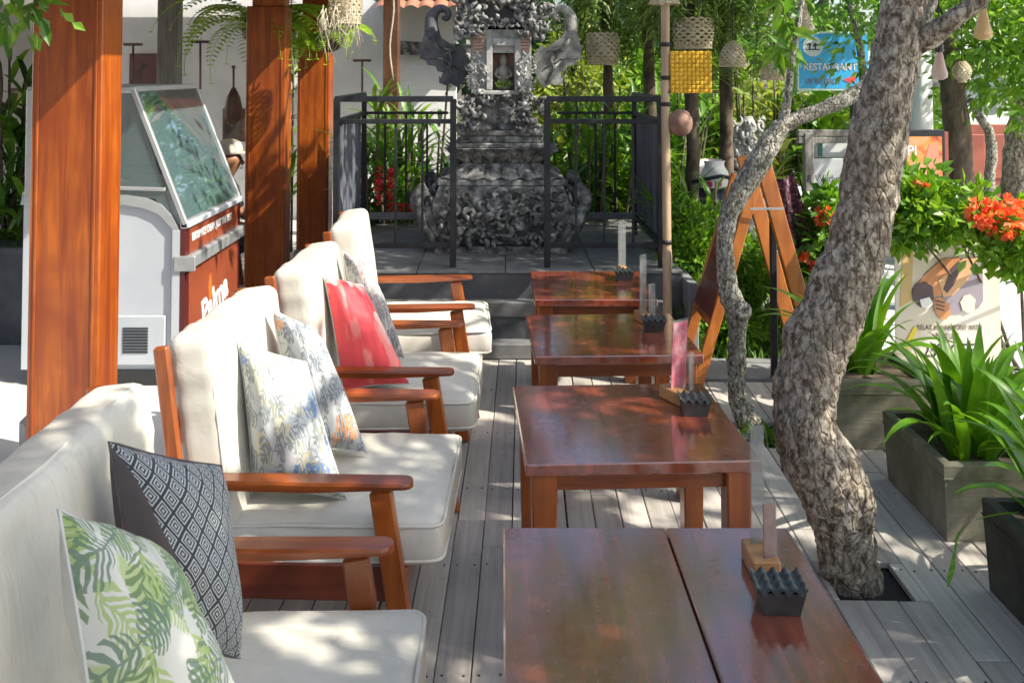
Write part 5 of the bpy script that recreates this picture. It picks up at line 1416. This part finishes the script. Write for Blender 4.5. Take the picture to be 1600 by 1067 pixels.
# grey timber gate with name board
GD = 7.4; gp = ground(1262, GD, -.05); gt_ = thing('timber_gateway', 'grey weathered timber gateway with lattice and white name board', 'gateway', gp); GO = Vector(gt_.location)
for px in (1262, 1352):
    mb = MB(GO); p = P(px, 208, GD); mb.bar(ground(px, GD, -.05), V3(p.x, GD, p.z), .07, .07, .004); obj('post', mb, M_gwood, gt_)
for py in (208, 219):
    mb = MB(GO); a, b = P(1246, py, GD), P(1362, py, GD); mb.bar(a, b, .05, .05, .004); obj('beam', mb, M_gwood, gt_)
nb0, nb1 = P(1268, 325, GD), P(1346, 248, GD)
mb = MB(GO); mb.box(((nb0.x + nb1.x) / 2, GD + .01, (nb0.z + nb1.z) / 2), (nb1.x - nb0.x, .03, nb1.z - nb0.z), .003); obj('name_board', mb, pm('pale_board', (.40, .42, .42), (.50, .52, .52), 4, .6), gt_)
tx = P(1258, 284, GD); text('lettering', '& Wildwood', .085, V3(tx.x, GD - .037, tx.z) - GO, (R(90), 0, 0), M_ink, gt_, .001, 0, sx=.85)
mb = MB(GO); pts = [P(x_, y_, GD - .02) for x_, y_ in ((1273, 304), (1278, 300), (1284, 303), (1288, 303), (1287, 309))]; mb.tube([V3(p.x, GD - .008, p.z) for p in pts], .004, 5); obj('bird_mark', mb, flat('teal_mark', (.10, .34, .38), .5), gt_)
mb = MB(GO); mb.box(((nb0.x + nb1.x) / 2, GD + .12, P(0, 232, GD).z), (nb1.x - nb0.x, .05, .16)); obj('upper_board', mb, M_wall, gt_)
mb = MB(GO); mb.bar(P(1285, 222, GD) + V3(0, .05, 0), P(1285, 246, GD) + V3(0, .05, 0), .03, .02); obj('slat', mb, flat('teal_slat', (.03, .16, .13), .5), gt_)

# spa poster board
PD = 6.9; p0 = P(1408, 330, PD); p1_ = P(1474, 207, PD)
def print_mat(name, cols, s, dist):
    q = NT(name); v = q.coords((1, 1, 1), False); f = q.noise(v, s, 2, .5, dist)
    q.set(Base_Color=q.ramp(f, [(.25 + .5 * i / (len(cols) - 1), c) for i, c in enumerate(cols)]), Roughness=.35); return q.m
po = thing('spa_poster_board', 'standing poster board printed in orange behind the flowers', 'poster board', V3((p0.x + p1_.x) / 2, PD, -.02)); PO = Vector(po.location)
mb = MB(PO); mb.box(((p0.x + p1_.x) / 2, PD, p1_.z / 2), (p1_.x - p0.x, .05, p1_.z + .04), .004); obj('frame', mb, M_iron, po)
mb = MB(PO); mb.box(((p0.x + p1_.x) / 2 - .005, PD - .026, p1_.z / 2 + .30), (p1_.x - p0.x - .04, .006, p1_.z - .66)); obj('poster', mb, print_mat('orange_print', [(.16, .05, .03), (.60, .14, .04), (.72, .28, .08), (.70, .33, .20), (.45, .15, .10)], 4.5, 1.6), po)
mb = MB(PO); mb.box((p1_.x + .03, PD + .06, p1_.z / 2), (.06, .02, p1_.z), .002); obj('side_panel', mb, flat('brick_red', (.30, .07, .05), .6), po)
def blade(nm, pts_, D, mt, par, org, th=.002):
    mb = MB(org); mb.prism([V3(P(x_, y_, D).x, D, P(x_, y_, D).z) for x_, y_ in pts_][::-1], (0, -th, 0)); return obj(nm, mb, mt, par)
blade('printed_arm', [(1440, 262), (1452, 226), (1464, 222), (1468, 250), (1462, 288), (1452, 300), (1446, 280)], PD - .0295, flat('skin_print', (.62, .24, .15), .5), po, PO)
blade('printed_hand', [(1428, 262), (1440, 254), (1456, 282), (1466, 304), (1456, 312), (1440, 290)], PD - .0320, flat('skin_print_light', (.72, .32, .20), .5), po, PO)
blade('printed_bowl', [(1442, 306), (1450, 300), (1462, 304), (1466, 320), (1446, 318)], PD - .0340, flat('yellow_print', (.75, .45, .08), .5), po, PO)
tx = P(1408, 242, PD); text('lettering', 'PI', .10, V3(tx.x + .03, PD - .031, tx.z) - PO, (R(90), 0, 0), M_paper, po, .001, .001)

# roll-up banner
ND = 5.15; n0 = P(1400, 585, ND); n1 = P(1560, 345, ND)
bn = thing('massage_banner', 'cream roll up banner showing massage hands beneath the orange flowers', 'banner', V3((n0.x + n1.x) / 2, ND, -.01)); NO = Vector(bn.location)
mb = MB(NO); mb.box(((n0.x + n1.x) / 2, ND, n1.z / 2 + .02), (n1.x - n0.x, .008, n1.z - .06)); obj('banner_sheet', mb, print_mat('cream_print', [(.62, .54, .34), (.66, .60, .50), (.64, .62, .58)], 1.8, .5), bn)
mb = MB(NO); mb.box(((n0.x + n1.x) / 2, ND + .01, .03), (n1.x - n0.x + .03, .10, .06), .01); obj('base', mb, M_alu, bn)
mb = MB(NO); mb.bar(V3(n0.x + .01, ND - .008, n1.z + .03), V3(n1.x - .01, ND - .008, n1.z + .03), .02, .02, .004); obj('top_rail', mb, M_alu, bn)
sk = flat('massage_skin', (.58, .25, .10), .5); sk2 = flat('massage_skin_light', (.70, .40, .20), .5); dkb = flat('massage_dark_print', (.10, .06, .07), .5)  # last one is the dark print tone for hair, bottle and finger lines
l0 = ND - .0045
blade('printed_band', [(1412, 360), (1428, 358), (1424, 470), (1406, 480)], l0, flat('ochre_print', (.60, .42, .16), .5), bn, NO)
blade('printed_robe', [(1470, 452), (1535, 405), (1536, 470), (1528, 482), (1516, 470), (1505, 478), (1500, 490), (1486, 490), (1474, 478)], l0 - .0022, flat('robe_print', (.30, .26, .30), .5), bn, NO)
blade('printed_body', [(1432, 446), (1446, 428), (1472, 405), (1500, 402), (1490, 438), (1470, 462), (1458, 462)], l0 - .0044, sk, bn, NO)
blade('printed_hair', [(1425, 455), (1432, 443), (1446, 440), (1457, 448), (1459, 466), (1452, 481), (1438, 480), (1427, 470)], l0 - .0066, dkb, bn, NO)
blade('printed_arm', [(1466, 438), (1505, 404), (1530, 404), (1510, 440), (1488, 462), (1474, 464)], l0 - .0066, sk2, bn, NO)
blade('printed_bottle', [(1474, 452), (1486, 420), (1498, 408), (1504, 414), (1490, 445), (1480, 458)], l0 - .0088, dkb, bn, NO)
blade('printed_hand', [(1459, 466), (1470, 464), (1482, 474), (1486, 490), (1478, 499), (1468, 498), (1460, 484)], l0 - .0088, sk, bn, NO)
for i in range(3): blade('printed_finger', [(1460 + i, 468 + i * 6), (1476, 472 + i * 6), (1476, 474 + i * 6), (1461 + i, 471 + i * 6)], l0 - .0110, dkb, bn, NO)
blade('printed_towel', [(1437, 468), (1452, 464), (1458, 474), (1450, 482), (1440, 480)], l0 - .0110, M_paper, bn, NO)
blade('printed_flower', [(1500, 472), (1506, 462), (1516, 460), (1524, 468), (1522, 484), (1512, 489), (1504, 484)], l0 - .0066, flat('flower_print', (.72, .68, .52), .5), bn, NO)
for (s_, y_, z_, x_) in (('RELAX IN HARMONY WITH', 515, .040, 1432), ('NATURE', 529, .046, 1462), ('25% OFF', 557, .105, 1442)):
    tx = P(x_, y_, ND); text('lettering', s_, z_, V3(tx.x, ND - .0065, tx.z) - NO, (R(90), 0, 0), flat('brown_print', (.16, .12, .08), .6) if z_ < .1 else M_ink, bn, .0006, 0, sx=.72)
blade('yellow_label', [(1412, 540), (1428, 510), (1434, 512), (1420, 546)], l0 - .0022, flat('yellow_label', (.78, .62, .03), .5), bn, NO)

# white column, white round sign, red brown door house
mb = MB(); a = P(1436, 206, 8.5); zt3 = P(1436, -60, 8.5).z; mb.lathe([(.11, -.05), (.105, a.z), (.095, zt3)], (0, 0, 0), 20)
tag(obj('white_column', mb, M_wall, None, ground(1437, 8.5)), 'white round column right of the leaning trunk', 'column')
rs = P(1545, 147, 8.6); t = thing('round_sign', 'round white sign half hidden by leaves', 'sign', rs)
mb = MB(); mb.tube([(0, 0, 0), (0, .03, 0)], .20, 32, smooth=False); obj('disc', mb, flat('white_sign', (.66, .68, .74), .5), t)
text('lettering', 'SPA & SALON', .052, (-.15, -.003, .0), (R(90), 0, 0), M_ink, t, .001, 0, sx=.8); text('lettering', 'massage', .045, (-.10, -.003, -.07), (R(90), 0, 0), M_ink, t, .001, 0)
mb = MB(); mb.bar((0, .02, .19), (0, .02, 1.2), .02, .02); obj('hanger', mb, M_iron, t)
hs = thing('door_house', 'white house with a red brown panelled door at the far right', 'house', ground(1540, 9.6)); HO = Vector(hs.location)
mb = MB(HO); a = P(1500, 100, 9.8); b = P(1700, 100, 9.8); mb.box(((a.x + b.x) / 2, 9.9, 1.5), (b.x - a.x, .2, 3.1)); obj('wall', mb, M_wall, hs)
M_door = pm('red_brown_door', (.22, .055, .035), (.32, .09, .055), 3, .6, .1)
d0 = P(1504, 0, 9.75).x; d1 = P(1570, 0, 9.75).x; dz = P(0, 195, 9.75).z
mb = MB(HO); mb.box(((d0 + d1) / 2, 9.77, dz / 2), (d1 - d0, .05, dz), .004); dd_ = obj('door', mb, M_door, hs)
for k in range(2):
    for z0_, z1_ in ((.15, .55), (.62, 1.08)):
        m_ = MB(HO); cx_ = d0 + (d1 - d0) * (.27 + .46 * k); m_.box((cx_, 9.74, (z0_ + z1_) / 2), ((d1 - d0) * .34, .02, z1_ - z0_), .008); obj('door_panel', m_, M_door, dd_)
mb = MB(HO); mb.box((d0 - .03, 9.74, dz / 2), (.07, .08, dz + .06), .004); obj('door_frame', mb, M_maroon, hs)
# pale buildings behind the garden
pb = thing('pale_building', 'pale low building with a dark roof edge behind the hanging baskets', 'building', ground(1180, 12.5)); BO2 = Vector(pb.location)
a = P(1080, 100, 12.5); b = P(1420, 100, 12.5)
mb = MB(BO2); mb.box(((a.x + b.x) / 2, 12.7, .575), (b.x - a.x, .3, 1.95)); obj('wall', mb, M_wall, pb)
mb = MB(BO2); mb.box(((a.x + b.x) / 2, 12.4, 1.58), (b.x - a.x + .4, .7, .08)); obj('roof_edge', mb, M_stone, pb)
for px in (1110, 1160, 1290, 1370):
    c = P(px, 185, 12.5); mb = MB(BO2); mb.box((c.x, 12.53, c.z), (.28, .05, .40), .003); o = obj('window', mb, M_iron, pb)
mb = MB(); mb.box((0, 0, 1.1), (.045, .045, 2.3), .004); tag(obj('thin_pole', mb, M_iron, None, ground(1139, 7.7)), 'thin dark pole standing left of the carved guardian statue', 'pole')

# guardian statue, small stone lantern
gs = thing('guardian_statue', 'small pale carved guardian statue on a grey pedestal behind the slim tree', 'statue', ground(1150, 7.6, -.05)); G2 = Vector(gs.location)
mb = MB(G2); a = P(1150, 262, 7.6); mb.box((a.x + .02, 7.6, a.z / 2 - .03), (.34, .34, a.z + .04), .01); obj('pedestal', mb, M_stone, gs)
mb = MB(G2)
mb.tube([V3(a.x, 7.6, a.z), V3(a.x + .02, 7.58, a.z + .14), V3(a.x + .06, 7.56, a.z + .26), V3(a.x + .08, 7.54, a.z + .34)], [.12, .14, .10, .05], 12)
mb.tube([V3(a.x + .06, 7.55, a.z + .28), V3(a.x + .08, 7.5, a.z + .34), V3(a.x + .08, 7.5, a.z + .42)], [.06, .075, .03], 10)
def gfn(u, v):
    an = u * 2 * PI; return V3(a.x + .05 + math.cos(an) * .13, 7.57 - abs(math.sin(an)) * .12, a.z + .02 + v * .38), V3(math.cos(an), -abs(math.sin(an)) - .2, .1)
carve(mb, gfn, 60, .03, .055, 77); obj('figure', mb, M_stonelt, gs)
sl_ = thing('stone_lantern', 'narrow carved stone lantern pillar seen through the wooden sign frame', 'stone lantern', ground(1196, 6.7, -.08)); L0 = Vector(sl_.location)
mb = MB(L0); X_ = L0.x
mb.box((X_, 6.7, -.02), (.30, .30, .12), .01); mb.box((X_, 6.7, P(0, 480, 6.7).z / 2), (.17, .17, P(0, 480, 6.7).z + .1), .01); mb.box((X_, 6.7, P(0, 478, 6.7).z), (.27, .27, .05), .012)
obj('pedestal', mb, M_stone, sl_)
mb = MB(L0); zz0, zz1 = P(0, 475, 6.7).z, P(0, 335, 6.7).z
mb.box((X_, 6.7, (zz0 + zz1) / 2), (.12, .12, zz1 - zz0), .01); carve(mb, lambda u, v: (V3(X_ + (u - .5) * .16, 6.63, zz0 + (zz1 - zz0) * v), V3(0, -1, 0)), 44, .02, .035, 78)
obj('carved_shaft', mb, M_stonelt, sl_)
mb = MB(L0); mb.lathe([(.16, zz1), (.17, zz1 + .02), (.09, zz1 + .09), (.03, zz1 + .12), (.01, zz1 + .18)], (X_, 6.7, 0), 4, smooth=False); obj('cap', mb, M_stone, sl_)

# scooter under a dark plastic cover
sc0 = ground(1105, 7.3, -.05); sc = thing('covered_scooter', 'parked scooter under a crumpled dark plastic cover behind the shrub', 'scooter', sc0)
mb = MB()
def cov(u, v):
    an = u * 2 * PI; prof = [(0.0, 1.02), (.12, 1.0), (.20, .90), (.30, .74), (.36, .55), (.38, .32)]
    k = v * (len(prof) - 1); i = min(int(k), len(prof) - 2); f = k - i; r = prof[i][0] * (1 - f) + prof[i + 1][0] * f; z = prof[i][1] * (1 - f) + prof[i + 1][1] * f
    p = V3(math.cos(an) * r * .80, math.sin(an) * r * 1.9, z - .16 * abs(math.sin(an)) * v)
    n_ = noise.noise(p * 7) * .05 + abs(noise.noise(p * 15)) * .04
    return p * (1 + n_ * 1.6) + V3(0, 0, noise.noise(p * 9) * .04)
mb.grid(cov, 60, 26); obj('plastic_cover', mb, pm('dark_plastic', (.025, .03, .045), (.06, .07, .09), 6, .22, .35, spec=.8), sc)
for s in (-1, 1):
    mb = MB(); pts = [V3(0, s * .55 + math.cos(k * PI / 10) * .21, .25 + math.sin(k * PI / 10) * .21) for k in range(21)]; mb.tube(pts, .045, 8, False); w = obj('wheel', mb, M_rubber, sc)
    mb = MB(); mb.tube([(-.02, s * .55, .25), (.02, s * .55, .25)], .15, 16); obj('rim', mb, M_alu, w)
mb = MB(); mb.tube([(-.22, -.45, .98), (0, -.42, 1.02), (.22, -.45, .98)], .015, 6); obj('handlebar', mb, M_iron, sc)
# white bag with pink flowers and parasol scrap beside it
mb = MB(); mb.grid(lambda u, v: V3((u - .5) * .22 * (1 - .25 * v), -.05 - .05 * math.sin(u * PI), v * .2) + V3(noise.noise(V3(u * 3, v * 3, 1)) * .03, 0, 0), 12, 12); mb.grid(lambda u, v: V3((.5 - u) * .22 * (1 - .25 * v), .05 + .05 * math.sin(u * PI), v * .2), 12, 12)
q = NT('flowered_cloth'); vo = q.n('TexVoronoi'); vo.inputs['Scale'].default_value = 12; q.l(q.coords((1, 1, 1), False), vo.inputs['Vector'])
q.set(Base_Color=q.ramp(vo.outputs['Distance'], [(.28, (.55, .03, .16)), (.36, (.72, .70, .68))]), Roughness=.8)
tag(obj('flowered_bag', mb, q.m, None, P(1114, 292, 7.0)), 'white cloth bag with pink flowers hung above the covered scooter', 'bag')
# maroon patterned cloth and white folding frame
mb = MB()
mb.grid(lambda u, v: V3((u - .5) * .16 + .12 * v, .03 * math.sin(u * 9 + v * 3), -v * .46 + .05 * u), 20, 16)
q = NT('maroon_patterned_cloth'); f = q.noise(q.coords((1, 1, 1), False), 40, 3, .6); q.set(Base_Color=q.ramp(f, [(.42, (.045, .018, .035)), (.55, (.16, .05, .08)), (.66, (.35, .26, .24))]), Roughness=.9)
tag(obj('patterned_cloth', mb, q.m, None, P(1222, 285, 6.0)), 'maroon patterned cloth draped behind the wooden sign frame', 'cloth')
wf = thing('white_folding_stand', 'white folding stand behind the maroon patterned cloth', 'stand', ground(1255, 7.0)); WO = Vector(wf.location)
for (a, b) in ((P(1266, 302, 7.0), P(1256, 400, 7.0)), (P(1228, 305, 7.0), P(1266, 302, 7.0)), (P(1232, 300, 7.0), P(1222, 400, 7.0)), (P(1275, 323, 7.2), P(1345, 323, 7.2))):
    mb = MB(WO); mb.bar(a, b, .022, .022, .002); obj('bar', mb, M_paper, wf)

# ================================================================ LEFT INTERIOR
def framed(label, px0, py0, px1, py1, D, cols):
    a = P(px0, py1, D); b = P(px1, py0, D); t = thing('framed_picture', label, 'picture', V3((a.x + b.x) / 2, D, a.z)); o_ = Vector(t.location)
    mb = MB(o_); mb.box(((a.x + b.x) / 2, D, (a.z + b.z) / 2), (b.x - a.x, .03, b.z - a.z), .004); obj('frame', mb, M_dwood, t)
    mb = MB(o_); mb.box(((a.x + b.x) / 2, D - .016, (a.z + b.z) / 2), (b.x - a.x - .06, .006, b.z - a.z - .06)); obj('print', mb, print_mat('dim_print', cols, 5, 1), t)
framed('dark reddish framed picture behind the grey post', 202, 84, 252, 140, 10.9, [(.03, .015, .012), (.14, .05, .04), (.08, .03, .02)])
framed('dark framed picture behind the paddle shaped pendant', 348, 170, 384, 222, 10.9, [(.02, .016, .015), (.07, .05, .04)])
framed('small framed picture with yellow image at the left edge', 16, 138, 42, 176, 8.0, [(.05, .05, .02), (.45, .33, .08), (.10, .10, .04)])
def pendant(label, px, y0, y1, D, paddle=False):
    a = P(px, y0, D); b = P(px, y1, D); t = thing('hanging_rod', label, 'pendant', b); o_ = Vector(b)
    mb = MB(o_); mb.tube([V3(a.x, D, a.z), V3(b.x, D, b.z)], .012, 8); obj('rod', mb, M_dwood, t)
    mb = MB(o_); mb.box((a.x, D, a.z), (.20 if not paddle else .03, .06, .03), .006); obj('cap', mb, M_dwood, t)
    if paddle:
        mb = MB(); mb.lathe([(.02, .10), (.07, 0), (.095, -.12), (.09, -.22), (.05, -.30), (.01, -.31)], (0, 0, 0), 14); 
        for v in mb.v: v.y *= .3
        obj('paddle', mb, M_dwood, t)
pendant('dark hanging rod left of the fern', 313, 66, 140, 10.2); pendant('dark hanging rod behind the grey post', 208, 70, 140, 10.3)
pendant('paddle shaped wooden pendant under the fern', 365, 105, 152, 9.8, True); pendant('thin hanging rod on the white wall left of the dark brown post', 566, 95, 150, 10.3)
# hanging fern
def fern(label, c, n, L, seed, az0=0, az1=2 * PI):
    r = random.Random(seed); t = thing('hanging_fern', label, 'fern', c)
    mb = MB(); mb.lathe([(.03, -.12), (.10, -.08), (.12, 0), (.115, .0), (.08, -.05)], (0, 0, 0), 14); obj('pot', mb, M_dwood, t)
    mb = MB(); mb.tube([(0, 0, 0), (0, 0, 2.5 - c.z)], .004, 4); obj('cord', mb, M_cord, t)
    for i in range(n):
        az = az0 + (az1 - az0) * i / n + r.uniform(-.2, .2); e = R(r.uniform(20, 70)); pos = V3(0, 0, 0); mb = MB(); side = V3(-math.sin(az), math.cos(az), 0); LL = L * r.uniform(.7, 1.1); N_ = 22; pts = []
        for k in range(N_ + 1):
            d = V3(math.cos(az) * math.cos(e), math.sin(az) * math.cos(e), math.sin(e)); pts.append(pos.copy())
            wl_ = .12 * math.sin(min(1, k / N_ * 1.05 + .12) * PI) ** .6 if k < N_ else .02
            for s in (-1, 1): mb.leaf(pos, (side * s + d * .25 + V3(0, 0, -.15)), wl_, .046, up=(0, 0, 1))
            pos = pos + d * LL / N_; e -= R(6.2)
        mb.tube(pts, .003, 4); obj('frond', mb, M_fern, t)
    return t
M_fern = leafm('fern_leaf', [(.25, .42, .03), (.36, .55, .05), (.46, .62, .10)], .5, .4)
fern('bright green fern hanging left of the middle pillar', P(400, 45, 7.5), 26, .95, 201)
fern('fern hanging between the two farther pillars', P(455, 30, 8.0), 12, .6, 202)
fern('fern drooping right of the farthest pillar', P(515, 60, 7.8), 11, .55, 203)
# plants at the far left
cane_plant('potted_palm', 'dark leafy plant at the left edge behind the freezer', P(10, 0, 6.6).x, 6.6, 0, 8, 1.75, .5, .05, 16, M_green[2], 210, spread=.35)
cane_plant('potted_palm', 'plant with broad leaves standing behind the freezer glass', P(120, 0, 7.4).x, 7.4, 0, 8, 1.55, .5, .06, 14, M_green[1], 211, spread=.5)
cane_plant('potted_palm', 'leafy plant in the gap left of the nearest pillar', P(40, 0, 5.9).x - .25, 6.3, 0, 6, 1.9, .42, .06, 12, M_green[1], 212, spread=.3)
mb = MB(); mb.box((0, 0, .31), (1.6, .25, .62), .01); tag(obj('low_wall', mb, M_stepdk, None, (P(-60, 0, 6.1).x, 6.1, 0)), 'low dark wall at the left edge behind the freezer', 'wall')
mb = MB()
clump_crown(mb, [(P(12, -20, 3.4), V3(.16, .2, .12))], 20, 8, .08, .045, 213, .2); 
lt_ = obj('hanging_leaves', mb, M_green[1], None); tag(lt_, 'pale green leaves hanging in at the top left corner', 'vine')

# seated person behind the freezer
pe = None
def person():
    h = P(360, 248, 7.5)
    me = bpy.data.meshes.new('person'); X_, Y_, z = h.x, h.y, h.z
    J = {'pelvis': (X_ - .10, Y_, z - .62, .12), 'waist': (X_ - .10, Y_, z - .48, .105), 'chest': (X_ - .07, Y_, z - .30, .13), 'neckb': (X_ - .05, Y_, z - .18, .065), 'neck': (X_ - .02, Y_, z - .12, .05),
         'head': (X_ + .005, Y_, z - .035, .10), 'headt': (X_ - .01, Y_, z + .05, .11)}
    for s, k in ((-1, 'n'), (1, 'f')):
        J['sh' + k] = (X_ - .06, Y_ + s * .18, z - .24, .055); J['el' + k] = (X_ + .03, Y_ + s * .22, z - .48, .042); J['wr' + k] = (X_ + .22, Y_ + s * .16, z - .52, .028)
        J['pa' + k] = (X_ + .29, Y_ + s * .15, z - .53, .030)
        for q in range(4): J['f%d%s' % (q, k)] = (X_ + .35, Y_ + s * .15 + (q - 1.5) * .02, z - .54 - .004 * q, .009); J['g%d%s' % (q, k)] = (X_ + .385 - .006 * abs(q - 1), Y_ + s * .15 + (q - 1.5) * .022, z - .565, .008)
        J['t0' + k] = (X_ + .29, Y_ + s * .15 - s * .04, z - .52, .010); J['t1' + k] = (X_ + .325, Y_ + s * .15 - s * .055, z - .53, .009)
        J['hp' + k] = (X_ - .06, Y_ + s * .09, z - .64, .09); J['kn' + k] = (X_ + .34, Y_ + s * .11, z - .62, .062); J['an' + k] = (X_ + .36, Y_ + s * .11, .08, .042); J['to' + k] = (X_ + .52, Y_ + s * .12, .04, .035)
    E = [('pelvis', 'waist'), ('waist', 'chest'), ('chest', 'neckb'), ('neckb', 'neck'), ('neck', 'head'), ('head', 'headt')]
    for k in 'nf':
        E += [('chest', 'sh' + k), ('sh' + k, 'el' + k), ('el' + k, 'wr' + k), ('wr' + k, 'pa' + k), ('pelvis', 'hp' + k), ('hp' + k, 'kn' + k), ('kn' + k, 'an' + k), ('an' + k, 'to' + k), ('pa' + k, 't0' + k), ('t0' + k, 't1' + k)]
        for q in range(4): E += [('pa' + k, 'f%d%s' % (q, k)), ('f%d%s' % (q, k), 'g%d%s' % (q, k))]
    ks = list(J); base = V3(X_ - .08, Y_, 0)
    me.from_pydata([tuple(V3(*J[k][:3]) - base) for k in ks], [(ks.index(a), ks.index(b)) for a, b in E], [])
    o = bpy.data.objects.new('person', me); COL.objects.link(o); o.location = base
    sm = o.modifiers.new('skin', 'SKIN'); sm.use_smooth_shade = True
    for i, k in enumerate(ks): me.skin_vertices[0].data[i].radius = (J[k][3], J[k][3]); me.skin_vertices[0].data[i].use_root = (k == 'pelvis')
    ss = o.modifiers.new('sub', 'SUBSURF'); ss.levels = 2; ss.render_levels = 2
    skin = flat('brown_skin', (.34, .16, .09), .5)
    me.materials.append(skin)
    tag(o, 'person in a beige cap sitting behind the ice cream freezer', 'person')
    hd = V3(X_, Y_, z) - base
    mb = MB(); mb.lathe([(.105, .0), (.108, .03), (.100, .07), (.075, .105), (.03, .122), (.002, .125)], hd + V3(-.01, 0, .035), 20)
    mb.prism([hd + V3(.06, -.07, .045), hd + V3(.16, -.045, .035), (hd + V3(.175, 0, .033)), hd + V3(.16, .045, .035), hd + V3(.06, .07, .045)], (0, 0, .008)); obj('cap', mb, pm('beige_cap', (.50, .45, .38), (.60, .55, .47), 20, .9), o)
    mb = MB(); mb.tube([hd + V3(-.05, 0, -.10), hd + V3(-.06, 0, -.03), hd + V3(-.045, 0, .05)], [.05, .078, .082], 12); obj('hair', mb, flat('black_hair', (.012, .010, .010), .5), o)
    mb = MB(); mb.tube([hd + V3(.085, 0, -.005), hd + V3(.105, 0, -.035), hd + V3(.088, 0, -.045)], [.010, .016, .012], 8)
    obj('nose', mb, skin, o)
    mb = MB()
    for s in (-1, 1): mb.tube([hd + V3(.078, s * .032, .0), hd + V3(.086, s * .032, .0)], .010, 8)
    obj('eye', mb, M_ink, o)
    mb = MB(); mb.tube([hd + V3(.083, -.025, -.075), hd + V3(.092, 0, -.077), hd + V3(.083, .025, -.075)], .006, 6); obj('mouth', mb, flat('lips', (.28, .09, .07), .5), o)
    mb = MB()
    for s in (-1, 1): mb.tube([hd + V3(-.01, s * .082, -.05), hd + V3(-.005, s * .096, -.02), hd + V3(-.015, s * .086, .012)], [.010, .014, .010], 8)
    obj('ear', mb, skin, o)
    mb = MB(); c_ = hd; mb.tube([c_ + V3(-.11, 0, -.64), c_ + V3(-.10, 0, -.48), c_ + V3(-.075, 0, -.32), c_ + V3(-.055, 0, -.20), c_ + V3(-.045, 0, -.16)], [.155, .150, .165, .12, .07], 18)
    for v in mb.v: v.y = c_.y + (v.y - c_.y) * 1.15
    for s in (-1, 1): mb.tube([c_ + V3(-.065, s * .13, -.22), c_ + V3(-.05, s * .19, -.28), c_ + V3(.0, s * .215, -.42)], [.075, .070, .058], 12)
    obj('shirt', mb, pm('dark_shirt', (.03, .025, .03), (.07, .05, .055), 8, .9), o)
    mb = MB()
    for s in (-1, 1): mb.tube([c_ + V3(-.08, s * .09, -.65), c_ + V3(.30, s * .11, -.62), c_ + V3(.36, s * .11, -.64), c_ + V3(.37, s * .11, -.90)], [.115, .085, .080, .068], 12)
    obj('trousers', mb, flat('dark_trousers', (.04, .045, .06), .9), o)
    st = thing('wooden_stool', 'wooden stool the person behind the freezer sits on', 'stool', V3(base.x - .02, base.y, 0)); zs = z - .74
    mb = MB(); mb.box((0, 0, zs - .02), (.36, .36, .04), .008); obj('seat', mb, M_tkx, st)
    for sx in (-1, 1):
        for sy in (-1, 1): mb = MB(); mb.bar((sx * .13, sy * .13, zs - .04), (sx * .16, sy * .16, 0), .035, .035, .003); obj('leg', mb, M_tkz, st)
person()
